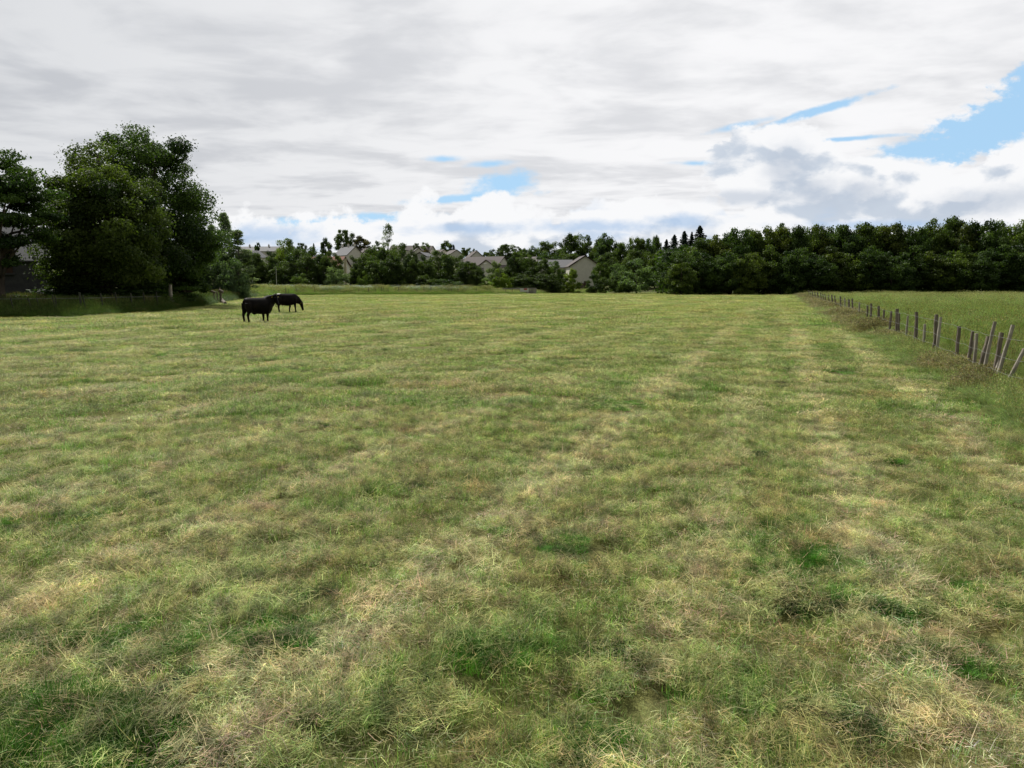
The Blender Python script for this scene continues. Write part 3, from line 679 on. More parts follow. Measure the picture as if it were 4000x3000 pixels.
# big trees on the left, each its own shape
def big_tree(u, vtop, wpx, Y, vbot, kind, seed, label, tint, nclump, nleaf, leaf, nl=40, asym=(1, 1)):
    x, zt = P_at(u, vtop, Y); zb = H(x, Y); _, zc = P_at(u, vbot, Y); W = wpx / F * Y
    z0 = max(zc - zb, .1); cm, P = crown_mesh('crown', seed, kind, W, (zt - zb - z0) * .93, z0, nclump, nleaf, leaf, LEAF, .22)
    tm = trunk_mesh('trunk', seed, (zt - zb) * .88, .42, P, nl, BARK)
    o = empty('tree', (x, Y, zb - .03), seed * 1.3, label, 'tree', None)
    link('trunk', tm, o); c = link('crown', cm, o); c.color = (*tint, 1)
big_tree(385, 520, 510, 57, 1170, 'dome', 11, 'broad sycamore with lighter olive green leaves, front one of the two tallest at left', (1.15, 1.1, .9), 190, 130000, .15)
big_tree(590, 465, 500, 67, 1160, 'dome', 12, 'tallest dark green tree with domed top, right behind the olive green sycamore', (.85, .95, .9), 190, 120000, .16)
big_tree(-50, 515, 430, 49, 1020, 'layer', 13, 'dark layered tree cut by the left picture edge, in front of the grey building', (.8, .95, .85), 110, 60000, .14)
big_tree(255, 640, 190, 58, 1120, 'tall', 14, 'narrower dark tree filling the gap between the edge tree and the sycamore', (.8, .9, .9), 60, 30000, .15)
big_tree(700, 760, 190, 68, 1165, 'dome', 15, 'lower dark tree on the right flank of the tallest tree', (.9, 1, .9), 50, 24000, .15)
for k_, (u_, v_) in enumerate(((-420, 480), (-800, 520), (-1250, 500))): big_tree(u_, v_, 480, 50 + 2 * k_, 1050, 'dome', 31 + k_, ('dark broad tree', 'taller dark tree', 'last dark tree')[k_] + ' added unseen outside the left edge to shade the verge', (.85, .95, .9), 80, 30000, .2)  # unseen trees added to keep the sun off the left verge
tree('bush0', 400, 1085, 500, 57, 'dark wide shrub spreading under the olive green sycamore', 'shrub', (.7, .8, .8))  # this and the next shrubs: tints darkened to paint in shade under the trees
tree('bush1', 600, 1100, 300, 63, 'dark rounded shrub below the tallest tree at left', 'shrub', (.7, .8, .8))
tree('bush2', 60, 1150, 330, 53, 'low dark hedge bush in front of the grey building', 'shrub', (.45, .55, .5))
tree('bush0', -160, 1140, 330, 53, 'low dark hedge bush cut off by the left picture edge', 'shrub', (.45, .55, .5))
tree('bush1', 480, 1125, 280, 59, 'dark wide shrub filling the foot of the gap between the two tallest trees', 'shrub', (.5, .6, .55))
tree('bush2', 700, 1130, 150, 69, 'dark shrub at the right end of the big trees near the thick corner post', 'shrub', (.5, .6, .55))
tree('bush1', 250, 1150, 300, 54, 'low dark bush beside the right corner of the grey building', 'shrub', (.6, .7, .7))
tree('bush0', 262, 1005, 150, 84, 'sunlit yellow green bush glimpsed right of the grey building', 'shrub', (3.0, 2.6, 1.2))  # tint raised to put the sunlight into the leaf colour
# birches and willows right of them
tree('birch0', 872, 832, 110, 104, 'tall pale grey green birch with a pointed top right of the big trees', tint=(1.5, 1.5, 1.6))
tree('birch1', 825, 880, 90, 106, 'slim grey green birch between the dark big tree and the tallest birch', tint=(1.3, 1.3, 1.4))
tree('birch1', 925, 900, 135, 102, 'shorter grey green birch, right neighbour of the tallest birch', tint=(1.15, 1.15, 1.2))
tree('birch0', 775, 985, 120, 100, 'drooping grey green birch partly behind the right flank of the dark trees', tint=(.6, .7, .6))
tree('greybush0', 850, 985, 150, 101, 'grey green willow mass at the foot of the tallest birch', 'shrub', (.65, .75, .65))
tree('greybush1', 915, 1010, 130, 99, 'grey green willow bush right of the willow mass under the birches', 'shrub', (.55, .65, .55))
tree('greybush1', 750, 1060, 130, 98, 'low grey green bush beneath the drooping birch', 'shrub', (.5, .6, .5))
# hedge row between the birches and the red roof
for a in (('oak1', 985, 985, 100, 150, 'dark bushy tree first right of the birches'), ('oak0', 1045, 985, 110, 152, 'dark rounded tree under the long grey roof'), ('oak2', 1115, 938, 140, 166, 'light green spreading tree rising above the long grey roof', (1.5, 1.4, 1)),
          ('oak3', 1165, 970, 120, 158, 'mid green tree right of the light spreading tree'), ('oak4', 1225, 968, 110, 156, 'tall mid green tree left of the lone round tree'), ('oak5', 1195, 1000, 120, 149, 'dark tree in front of the mid green pair'),
          ('oak0', 1110, 1005, 120, 148, 'dark tree in front of the light spreading tree'), ('oak1', 1262, 1000, 90, 150, 'narrow dark tree left of the red roof'), ('oak2', 1300, 985, 80, 232, 'olive tree in front of the red roofed house', (1.3, 1.2, .9))):
    tree(a[0], *a[1:5], a[5], tint=a[6] if len(a) > 6 else (1, 1, 1), group='trees along the far edge of the field')
tree('greybush0', 1312, 1045, 100, 146, 'round silvery green bush below the red roof', 'shrub', (.9, .95, .8))
tree('bush2', 1172, 1068, 90, 144, 'small grey green bush before the dark trees left of centre', 'shrub', (1.5, 1.5, 1.3))
# trees on the skyline of the village
tree('round0', 1003, 948, 30, 400, 'small dark round tree in front of the long grey roof', tint=(.8, .9, .8))
tree('fir0', 1225, 950, 70, 390, 'tiny pale conifer tip on the skyline left of the lone round tree', tint=(2.2, 2.2, 2))
tree('round1', 1178, 950, 40, 400, 'small bush top on the skyline above the mid green tree')
tree('round0', 1270, 930, 56, 360, 'lone round dark tree left of the grey gabled house')
tree('round1', 1342, 900, 76, 455, 'big round skyline tree behind the chimneys of the grey gabled house', tint=(.9, .9, .8))
tree('round0', 1408, 922, 84, 460, 'round skyline tree with purplish leaves right of the biggest round one', tint=(1.0, .62, .75))
tree('oak0', 1462, 944, 70, 330, 'light green tree between the purplish tree and the wispy one', tint=(1.5, 1.5, 1.2))
tree('wispy', 1515, 875, 82, 255, 'thin wispy tree with sparse pale leaves standing against the sky')
tree('round1', 1626, 950, 26, 500, 'small round bush on the brown roofs skyline')
tree('oak2', 1663, 948, 44, 500, 'light green treetop behind the brown roofs', tint=(1.6, 1.6, 1))
tree('round0', 1742, 940, 60, 500, 'dark green round tree standing above the brown roofs', tint=(1, 1, .9))
tree('fir1', 1772, 955, 70, 490, 'small dark conifer beside the tree above the brown roofs')
tree('round1', 1825, 968, 46, 440, 'dark treetop behind the ridge of the steep gabled house')
tree('round0', 1856, 972, 30, 450, 'small reddish treetop behind the steep gable', tint=(1.1, .8, .8))
tree('oak3', 1665, 975, 36, 420, 'dark purple bush between the white gable and the brown roofs', tint=(1.2, .6, .8))
tree('oak1', 1900, 985, 44, 420, 'small green tree at the right eaves of the steep gabled house')
# hedge 1360-1880
for a in (('oak5', 1400, 1000, 90, 152, 'dark tree just right of the pale house corner'), ('oak0', 1440, 972, 130, 162, 'light green round topped tree right of the grey gable', (1.35, 1.3, 1)), ('oak1', 1500, 975, 90, 168, 'mid green tree under the wispy tree'),
          ('oak2', 1560, 955, 120, 176, 'tall mid green tree right under the wispy tree', (1.2, 1.2, 1)), ('oak4', 1612, 978, 80, 172, 'narrow tree left of the white boarded gable'), ('oak3', 1530, 1002, 100, 148, 'very dark rounded tree in front of the hedge', (.85, .9, .8)),
          ('oak5', 1470, 1020, 110, 150, 'mid green tree left of the very dark rounded tree'), ('oak1', 1602, 1012, 80, 150, 'dark tree below the white boarded gable'), ('oak0', 1665, 1000, 90, 153, 'dark green tree right below the white boarded gable'),
          ('oak2', 1712, 982, 130, 160, 'broad tree hiding the foot of the brown roofs', (1.15, 1.15, 1)), ('oak5', 1770, 995, 120, 156, 'rounded green tree left of the steep gable'), ('oak3', 1830, 1022, 110, 152, 'lower dark tree in front of the steep gable'), ('oak4', 1862, 1045, 70, 150, 'low tree left of the white bungalow wall')):
    tree(a[0], *a[1:5], a[5], tint=a[6] if len(a) > 6 else (1, 1, 1), group='trees along the far edge of the field')
tree('bush0', 1425, 1060, 64, 146, 'small lighter bush in front of the hedge right of the house corner', 'shrub', (1.5, 1.5, 1))
tree('bush1', 1660, 1075, 100, 147, 'low dark bush among the hedge trees near the centre', 'shrub')
tree('bush2', 1745, 1090, 130, 146, 'low dark bush beside the gap to the elder bush', 'shrub', (.8, .9, .8))
tree('greybush1', 1898, 1086, 58, 148, 'elder bush with cream flowers by the verge', 'shrub', (1.3, 1.4, .8))
tree('bush0', 1958, 1052, 95, 156, 'yellow green bush right above the elder', 'shrub', (2.0, 1.9, .9))
tree('greybush0', 1935, 1022, 80, 200, 'grey green bush in front of the bungalow roof', 'shrub', (.8, .8, .7))
for a in (('oak1', 2010, 1003, 90, 165, 'dark green tree right of the yellow green bush'), ('oak4', 2058, 1000, 80, 166, 'tall leafy tree in the thicket left of the pale gabled house', (1.2, 1.2, 1.1)), ('oak5', 2110, 1012, 90, 165, 'round leafy tree under the low brown gable'),
          ('oak2', 2165, 1022, 90, 166, 'leafy tree left of the pale gabled house', (1.2, 1.25, 1.1)), ('oak0', 2045, 1060, 130, 160, 'dark lower tree at the foot of the thicket'), ('oak5', 2135, 1070, 130, 160, 'dark lower tree left of the light bush')):
    tree(a[0], *a[1:5], a[5], tint=a[6] if len(a) > 6 else (1, 1, 1), group='trees along the far edge of the field')
tree('bush1', 2236, 1050, 80, 162, 'lighter upright bush against the pale gabled wall', 'shrub', (1.9, 1.7, 1.1))
tree('oak3', 2350, 1025, 75, 175, 'leafy tree at the right corner of the pale gabled house', tint=(1.3, 1.3, 1))
tree('bush2', 2330, 1070, 90, 168, 'low bush hiding the right foot of the pale gabled wall', 'shrub')
tree('bush0', 2300, 1118, 60, 172, 'tiny bright bush below the pale gabled house', 'shrub', (2, 2, 1))
tree('bush0', 2420, 1060, 100, 168, 'dark bush between the house and the silvery round tree', 'shrub')
tree('greybush1', 2490, 1012, 160, 165, 'silvery green round tree with a domed top left of the wood', 'tree', (.75, .85, .65), name='tree')
tree('greybush0', 2420, 1030, 90, 172, 'silvery leafed bush left of the domed silvery tree', 'shrub', (.7, .8, .6))
# wood behind the houses
back = [(1925, 975, 70, 330), (1975, 955, 80, 430), (2020, 962, 50, 425), (2045, 972, 60, 300), (2085, 962, 80, 290), (2145, 945, 110, 270), (2200, 950, 80, 260), (2235, 916, 100, 250), (2292, 923, 80, 250), (2345, 935, 90, 245), (2375, 914, 120, 240), (2430, 950, 80, 235), (2455, 934, 45, 240), (2495, 930, 90, 235), (2540, 934, 80, 232), (2565, 922, 45, 236), (2600, 965, 90, 225), (2560, 985, 100, 215), (2650, 975, 100, 215), (2230, 990, 120, 235), (2380, 985, 120, 232), (2480, 975, 110, 212), (2140, 985, 120, 240), (2030, 985, 80, 260)]
NB = ['low flat treetop just right of the steep gabled house', 'wide dark treetop on the skyline above the bungalow', 'thin pale tree beside the wide dark treetop', 'small green tree left end of the wood behind the houses', 'rounded green tree above the bungalow ridge',
      'broad light green tree above the low brown gable', 'tree in the dip between the broad one and the tall dark one', 'tall dark tree left behind the pale gabled house', 'tall tree straight above the pale gable', 'mid height tree right of the pale gable peak',
      'tall twin topped dark tree right of the pale gabled house', 'lower tree in the notch after the twin topped tree', 'slim brownish tree on the skyline in the notch', 'rounded dark tree right of the slim brownish tree', 'dark tree right of the rounded one behind the silvery tree',
      'slim pointed treetop left of the first conifer', 'light green tree in front of the leftmost conifer', 'light leafy tree above the silvery domed tree', 'light green tree below the middle conifers', 'dark tree just behind the pale gabled house roof',
      'dark tree behind the right eaves of the pale gabled house', 'pale green tree behind the silvery domed tree', 'dark tree behind the low brown gable', 'green tree behind the bungalow roof']
for i, (b, lb) in enumerate(zip(back, NB)):
    tree('oak%d' % (i % 6), *b, lb, tint=[(1, 1, 1), (1.3, 1.25, 1), (.85, .95, .9), (1.15, 1.15, 1)][i % 4], group='trees of the wood behind the houses')
for i, (u, v, w, lb) in enumerate(((2604, 935, 40, 'leftmost and lowest of the dark conifers'), (2635, 917, 52, 'second dark conifer from the left on the skyline'), (2674, 903, 56, 'third dark conifer from the left, with a sharp tip'), (2703, 906, 34, 'thin conifer squeezed between two larger conifers'), (2734, 882, 66, 'tallest conifer with drooping branches, rightmost of the conifers'))):
    tree('fir%d' % (i % 2), u, v, w * 4.4, 215, lb, 'conifer', group='conifers rising over the wood')
# long wood on the right
front = [(2640, 985, 110), (2700, 945, 120), (2755, 935, 110), (2817, 922, 90), (2855, 910, 80), (2897, 897, 90), (2940, 898, 80), (2975, 900, 80), (3030, 888, 90), (3072, 877, 80), (3118, 886, 70), (3164, 884, 80), (3196, 886, 60), (3273, 884, 110), (3325, 886, 80), (3380, 875, 100), (3470, 880, 110), (3533, 876, 90), (3581, 888, 80), (3653, 862, 100), (3722, 852, 100), (3817, 874, 120), (3889, 866, 110), (3968, 864, 110), (4060, 890, 130), (4170, 880, 150), (4290, 875, 150), (3235, 905, 80), (3425, 892, 80), (3770, 885, 80)]
ordn = ['first', 'second', 'third', 'fourth', 'fifth', 'sixth', 'seventh', 'eighth', 'ninth', 'tenth', 'eleventh', 'twelfth', 'thirteenth', 'fourteenth', 'fifteenth', 'sixteenth', 'seventeenth', 'eighteenth', 'nineteenth', 'twentieth', 'twenty-first', 'twenty-second', 'twenty-third', 'twenty-fourth', 'twenty-fifth', 'twenty-sixth', 'twenty-seventh', 'twenty-eighth', 'twenty-ninth', 'thirtieth']
front.sort()
desc = ['dark green', 'light green', 'mid green', 'olive green', 'deep green']
for i, (u, v, w) in enumerate(front):
    k = i % 5; tint = [(.9, 1, .9), (1.35, 1.3, 1), (1.1, 1.1, 1), (1.3, 1.1, .8), (.8, .9, .85)][k]
    sp = ''
    tree('oak%d' % ((i * 5 + 1) % 6), u, v, w * 1.55, 152 + (i * 7 % 5), '%s tree%s, %s from the left on the right wood skyline' % (desc[k], sp, ordn[i]), tint=tint, group='skyline trees of the long right wood')
low = [(2665, 1010, 100), (2740, 985, 110), (2800, 1000, 100), (2860, 965, 110), (2925, 990, 110), (2990, 960, 110), (3055, 985, 110), (3120, 970, 110), (3190, 990, 120), (3260, 965, 120), (3335, 990, 120), (3410, 965, 120), (3490, 985, 130), (3570, 960, 130), (3650, 985, 130), (3735, 960, 130), (3820, 985, 140), (3905, 960, 140), (3995, 960, 150), (4100, 970, 150), (4220, 980, 160)]
for i, (u, v, w) in enumerate(low):
    k = (i * 3 + 1) % 5; tint = [(.9, 1, .9), (1.35, 1.3, 1), (1.0, 1.1, 1), (1.2, 1.1, .8), (.8, .9, .85)][k]
    tree('oak%d' % ((i * 2) % 6), u, v, w * 1.3, 146 + (i * 3 % 4), '%s lower tree at the front of the right wood, %s from its left end' % (desc[k], ordn[i]), tint=tint, group='lower front trees of the long right wood')
# dark depth of the wood behind its front rows: one mass nobody could count
def woodland():
    rng = np.random.default_rng(77); n = 46000
    t = rng.uniform(.19, .86, n); Y = rng.uniform(158, 185, n); x = t * Y
    top = np.interp(t, [.19, .27, .36, .6, .9], [9, 11.5, 12.4, 13, 13]); z = H(0, 160) + top * rng.random(n) ** .8
    L = np.stack([x, Y, z], 1); L[:, :2] += rng.normal(0, .4, (n, 2))
    V, Fq, T_ = leaf_quads(L, rng.normal(0, 1, (n, 3)), .62, rng.random(n) * .6, rng)
    me = mesh_np('woodland_depth', V, Fq, np.full(len(Fq), 4), LEAF, False, {'tone': ('FLOAT', T_)})
    o = link('woodland_depth', me); o.color = (.8, .9, .8, 1); tag(o, 'dense dark foliage deep inside the long right wood', 'woodland', kind='stuff')
woodland()

# ------------------------------------------------------------------ houses
HARL = simple_mat('pale_harling', (.62, .59, .51), (.70, .665, .58), 1.4, .95)
HARLW = simple_mat('cream_harling', (.64, .61, .53), (.72, .69, .60), 1.4, .95)
GREYW = simple_mat('shaded_grey_render', (.075, .075, .078), (.11, .11, .11), 2.0, .95, bump=.3)  # base colour lowered to carry the tree shade over the old building
SLATE = simple_mat('brown_roof_tiles', (.095, .080, .078), (.135, .115, .108), 6, .8, stretch=(1, 1, 6), bump=.4)
SLATEG = simple_mat('grey_slate', (.11, .11, .12), (.17, .17, .175), 5, .7, stretch=(1, 1, 6), bump=.4)
REDROOF = simple_mat('red_roof_tiles', (.20, .085, .065), (.27, .125, .095), 6, .8, stretch=(1, 1, 6), bump=.4)
GLASS = simple_mat('dark_window_glass', (.02, .023, .028), (.04, .045, .055), 1.5, .12, spec=.6)
WHITE = simple_mat('white_frame', (.62, .62, .60), (.72, .72, .70), 3, .6)
BROWNW = simple_mat('brown_timber', (.055, .030, .022), (.09, .052, .038), 5, .8, stretch=(1, 1, .2))
FASCIA = simple_mat('dark_barge_board', (.035, .022, .020), (.055, .036, .032), 5, .7)
POT = simple_mat('chimney_pot_clay', (.28, .20, .14), (.36, .27, .19), 5, .8)

def boards_mat():
    m, T, bs, out = new_mat('white_weatherboard')
    tc = T.n('ShaderNodeTexCoord'); sp = T.n('ShaderNodeSeparateXYZ'); T.nt.links.new(tc.outputs['Object'], sp.inputs[0])
    fr = T.m('FRACT', T.mul(sp.outputs[2], 1.6)); k = T.ss(fr, .12, .3)
    n = T.noise(tc.outputs['Object'], 3, 4)
    T.put(bs.inputs['Base Color'], T.mix(k, (.16, .15, .16), T.mix(n, (.46, .45, .44), (.58, .57, .55)))); bs.inputs['Roughness'].default_value = .7
    return m
BOARDS = boards_mat()

def house(u, Y, vr, label, W=8, L=11, pitch=33, rot=0, wall=HARL, roof=SLATE, zb=None, chim=(), wins=(), door=None, gable_front=True, overhang=.35, gablewall=None, cat='house', name='house', eave=None):
    """gabled house. local x = across the gable, local y = along the ridge; the -y end is the front gable.
    vr: photo row of the ridge. wins: (face, pos along, z, w, h) with face in 'front','left','right'"""
    x, zr = P_at(u, vr, Y); zb = H(x, Y) if zb is None else zb
    rh = W / 2 * math.tan(R(pitch)); eave = (zr - zb) - rh; h = zr - zb
    o = empty(name, (x, Y, zb), R(rot), label, cat)
    m = MB(); a, b = W / 2, L
    pts = [(-a, 0, -1.5), (a, 0, -1.5), (a, 0, eave), (0, 0, h), (-a, 0, eave), (-a, b, -1.5), (a, b, -1.5), (a, b, eave), (0, b, h), (-a, b, eave)]
    m.poly(pts, [(0, 1, 2, 3, 4), (9, 8, 7, 6, 5), (1, 6, 7, 2), (5, 0, 4, 9)])
    m.build('wall', gablewall or wall, o)
    m = MB(); th = .16; ov = overhang
    ex = a + ov; ez = eave - ov * math.tan(R(pitch)); t = .03
    for s in (-1, 1):
        q = [(0, -ov, h + t), (s * ex, -ov, ez + t), (s * ex, b + ov, ez + t), (0, b + ov, h + t)]
        top = [(p[0], p[1], p[2] + th) for p in q]
        f = [(0, 1, 2, 3), (7, 6, 5, 4), (0, 4, 5, 1), (1, 5, 6, 2), (2, 6, 7, 3)]
        if s == 1: f = [tuple(reversed(k)) for k in f]
        m.poly(q + top, f)
    rf = m.build('roof', roof, o)
    m = MB()
    for s in (-1, 1):
        for yy in (-ov - .05,):
            q = [(0, yy, h + th + .06), (s * (ex + .03), yy, ez + th + .06), (s * (ex + .03), yy, ez - .12), (0, yy, h - .12)]
            q2 = [(p[0], p[1] + .045, p[2]) for p in q]
            m.poly(q + q2, [(0, 1, 2, 3), (7, 6, 5, 4), (0, 4, 5, 1), (3, 2, 6, 7), (1, 5, 6, 2)])
    m.build('barge_board', FASCIA, rf)
    for (cy, cw, ch) in chim:
        m = MB(); m.box(-.55 * cw, .55 * cw, cy - .35, cy + .35, h - 1.0, h + ch); m.box(-.62 * cw, .62 * cw, cy - .42, cy + .42, h + ch, h + ch + .12)
        c = m.build('chimney', wall, rf)
        m = MB()
        for px in (-.28, .28): m.tube([(px * cw, cy, h + ch + .12), (px * cw, cy, h + ch + .62)], [.14, .11], 8)
        # pots sit on the chimney head
        m.build('chimney_pot', POT, rf)
    for (face, pos, z, w, hh) in wins:
        fr = MB(); pn = MB()
        if face == 'front': M = Matrix.Translation((pos, 0, z))
        elif face == 'left': M = Matrix.Translation((-a, pos, z)) @ Matrix.Rotation(R(-90), 4, 'Z')
        else: M = Matrix.Translation((a, pos, z)) @ Matrix.Rotation(R(90), 4, 'Z')
        t_ = .09
        fr.box(-w / 2, w / 2, -.05, .03, 0, t_, M); fr.box(-w / 2, w / 2, -.05, .03, hh - t_, hh, M); fr.box(-w / 2, -w / 2 + t_, -.05, .03, t_, hh - t_, M); fr.box(w / 2 - t_, w / 2, -.05, .03, t_, hh - t_, M); fr.box(-t_ / 2, t_ / 2, -.045, .03, t_, hh - t_, M)
        f_ = fr.build('window', WHITE, o)
        pn.box(-w / 2 + t_, w / 2 - t_, -.02, .02, t_, hh - t_, M); pn.build('pane', GLASS, f_)
    if door:
        m = MB(); px, w, hh, z = door; m.box(px - w / 2, px + w / 2, -.06, .02, z, z + hh); m.build('door', BROWNW, o)
    return o
house(2286, 205, 1000, 'pale gabled house with dark barge boards and small brown door, nearest of the village', W=8.3, L=10, pitch=33, rot=4, wall=HARL, roof=SLATE, chim=(), door=(.4, 1.3, 2.0, .35), cat='house')
# low side roof of the same terrace
house(2232, 216, 1017, 'low grey roofed wing left behind the pale gabled house', W=7, L=9, pitch=30, rot=82, wall=HARL, roof=SLATEG)
house(2133, 262, 1002, 'low brown roofed house with a pale gable peeking over the thicket', W=7.5, L=15, pitch=32, rot=30, wall=HARLW, roof=SLATE)
house(1968, 292, 1003, 'bungalow with a long brown roof behind the elder bush', W=10, L=16, pitch=33, rot=62, wall=HARL, roof=SLATE)
house(1900, 286, 1016, 'white fronted house with a dark porch gable beside the bungalow', W=8, L=10, pitch=33, rot=-28, wall=HARLW, roof=SLATE, wins=(('front', -1.6, 3.1, 1.2, 1.3), ('front', -1.6, .9, 1.6, 1.2), ('left', 3, 3.1, 1.3, 1.2)))
house(1863, 376, 981, 'house with a steep pale gable right of the brown roofs', W=8.6, L=13, pitch=40, rot=14, wall=HARLW, roof=SLATE, wins=(('front', 1.0, 5.0, .8, 1.0),))
house(1864, 366, 1007, 'lower pale gabled wing before the steep gable', W=7.6, L=8, pitch=34, rot=10, wall=HARLW, roof=SLATEG)
house(1784, 450, 976, 'pale gabled house left of the steep gable with a small gable window', W=8.2, L=14, pitch=33, rot=22, wall=HARLW, roof=SLATE, wins=(('front', 2.2, 3.5, 1.4, 1.3),))
house(1735, 470, 975, 'brown roofed house seen between two pale gables', W=8.2, L=16, pitch=33, rot=35, wall=HARL, roof=SLATE)
house(1635, 470, 969, 'small pale gable peeking above the white boarded gable', W=7.6, L=10, pitch=38, rot=15, wall=HARLW, roof=SLATE)
house(1690, 500, 961, 'long purplish brown roof on the skyline right of the small gable', W=9, L=22, pitch=33, rot=70, wall=HARL, roof=SLATE, chim=((3, .8, .7),))
house(1632, 505, 960, 'purplish brown roof on the skyline left of the long one', W=9, L=18, pitch=33, rot=80, wall=HARL, roof=SLATE)
house(1640, 300, 986, 'house with a white weatherboarded gable among the hedge trees', W=5.2, L=9, pitch=30, rot=-15, wall=HARLW, roof=SLATEG, gablewall=BOARDS)
house(1388, 425, 963, 'grey slated house with a pale gable and three chimneys below the round skyline trees', W=10.5, L=16, pitch=42, rot=40, wall=HARL, roof=SLATEG, chim=((.8, .8, 1.3), (8, .8, 1.5), (15, .8, 1.4)))
house(1462, 450, 971, 'low brown roof right of the grey slated house', W=9, L=14, pitch=35, rot=65, wall=HARLW, roof=SLATE)
house(1432, 430, 975, 'small brown gabled roof beside the grey slated house', W=7, L=9, pitch=38, rot=25, wall=HARLW, roof=SLATE, chim=((1, .7, .7),))
house(1345, 250, 1004, 'red tiled house with a cream gable corner among the hedge trees', W=9, L=13, pitch=34, rot=78, wall=HARLW, roof=REDROOF)
house(1105, 430, 964, 'long grey roofed terrace with small chimneys on the skyline behind the birches', W=9, L=25, pitch=30, rot=86, wall=HARL, roof=SLATEG, chim=((8, .8, .9), (19, .8, .9)))
house(958, 330, 978, 'pale gabled house half hidden by the shorter birch', W=9, L=9, pitch=33, rot=-20, wall=HARLW, roof=SLATEG)
house(770, 240, 1030, 'brown roofed house glimpsed through the drooping birch', W=9, L=12, pitch=33, rot=80, wall=HARLW, roof=SLATE)

# grey building behind the left trees
def old_building():
    Y = 66; xr, _ = P_at(205, 1100, Y); xl = xr - 9.6; x0 = xl; zb = H(xr, Y)
    _, ze = P_at(200, 1017, Y); _, zr = P_at(150, 885, Y); e = ze - zb; h = zr - zb; D = 6.5
    w = xr - xl
    o = empty('stone_building', (xl, Y, zb), 0, 'old grey building with a boarded window behind the left trees', 'building')
    m = MB(); pts = [(0, 0, -.5), (w, 0, -.5), (w, 0, e), (0, 0, e), (0, D, -.5), (w, D, -.5), (w, D, e), (0, D, e), (0, D / 2, h), (w, D / 2, h)]
    m.poly(pts, [(0, 1, 2, 3), (5, 4, 7, 6), (1, 5, 6, 9, 2), (4, 0, 3, 8, 7)]); m.build('wall', GREYW, o)
    m = MB()
    k = (h - e) / (D / 2); q = [(-.05, -.2, e - .2 * k + .03), (w - .02, -.2, e - .2 * k + .03), (w - .02, D / 2, h + .03), (-.05, D / 2, h + .03)]
    q2 = [(p[0], p[1], p[2] + .1) for p in q]
    m.poly(q + q2, [(3, 2, 1, 0), (4, 5, 6, 7), (0, 1, 5, 4), (1, 2, 6, 5), (3, 7, 6, 2)][:5])
    q = [(-.05, D + .2, e - .2 * k + .03), (w - .02, D + .2, e - .2 * k + .03), (w - .02, D / 2, h + .03), (-.05, D / 2, h + .03)]
    q2 = [(p[0], p[1], p[2] + .1) for p in q]; m.poly(q + q2, [(0, 1, 2, 3), (7, 6, 5, 4), (1, 0, 4, 5)])
    rf = m.build('roof', simple_mat('pale_slate', (.10, .10, .105), (.15, .15, .15), 5, .8, stretch=(1, 1, 4)), o)
    m = MB(); m.box(w - .25, w + .03, -.05, D + .05, e, h * .0 + e + .05); m.build('gable_coping', GREYW, o)
    a0, a1 = w - 4.9, w - 2.55; _, dt = P_at(50, 950, Y); dt -= zb
    m = MB(); m.poly([(a0, -.03, e - 2.2), (a1, -.03, e - 2.2), (a1, -.03, dt - .6), ((a0 + a1) / 2, -.03, dt), (a0, -.03, dt - .6), (a0, 2.4, e - 2.2), (a1, 2.4, e - 2.2), (a1, 2.4, dt - .6), ((a0 + a1) / 2, 2.4, dt), (a0, 2.4, dt - .6)], [(0, 1, 2, 3, 4), (1, 6, 7, 2), (5, 0, 4, 9), (2, 7, 8, 3), (4, 3, 8, 9)])
    dr = m.build('dormer', GREYW, o)
    b0, b1 = a0 + .3, a1 - .25; _, w0 = P_at(50, 1068, Y); w0 -= zb; _, w1 = P_at(50, 968, Y); w1 -= zb
    m = MB(); m.box(b0, b1, -.10, -.032, w0, w1); m.build('window_boards', BROWNW, o)
    m = MB(); m.box(b0 - .12, b1 + .12, -.20, -.032, w0 - .14, w0 - .002); m.build('window_sill', GREYW, o)
    th = R(31); o.rotation_euler = (0, 0, th); o.location = (xr - w * math.cos(th), Y - w * math.sin(th), zb)
old_building()

# ------------------------------------------------------------------ fences
WOOD = simple_mat('weathered_wood', (.20, .175, .14), (.42, .38, .31), 9, .9, stretch=(2, 2, .25), bump=.6)
WOODD = simple_mat('dark_weathered_wood', (.11, .092, .072), (.23, .195, .155), 9, .9, stretch=(2, 2, .25), bump=.6)
OLDWOOD = simple_mat('darkest_wood', (.035, .038, .026), (.075, .075, .055), 9, .9, stretch=(2, 2, .25), bump=.6)  # darker wood tone, only for the left fence posts
WIRE = simple_mat('galvanised_wire', (.13, .13, .12), (.24, .235, .22), 8, .6)
rf_ = random.Random(9)
def post(parent, base, top, r, mat, name='post', square=False):
    m = MB(); b = Vector(base) - (Vector(top) - Vector(base)).normalized() * .25; t = Vector(top)
    n = 6; pts = [b.lerp(t, i / n) + Vector((rf_.uniform(-1, 1), rf_.uniform(-1, 1), 0)) * r * .15 for i in range(n + 1)]
    rr = [r * (1.05 - .12 * i / n) * rf_.uniform(.93, 1.07) for i in range(n + 1)]
    m.tube(pts, rr, 9 if not square else 5, jit=.08, rnd=rf_)
    return m.build(name, mat, parent)
def fence_depth(u): return 4.0 / ((u - 2000) / F / math.cos(PITCH) * .985 - SLOPE)
fr = empty('wire_fence', (4 + SLOPE * 14, 14, 0), 0, 'old wire fence of crooked grey posts running along the right side of the field', 'fence')
fr.location = (0, 0, 0)
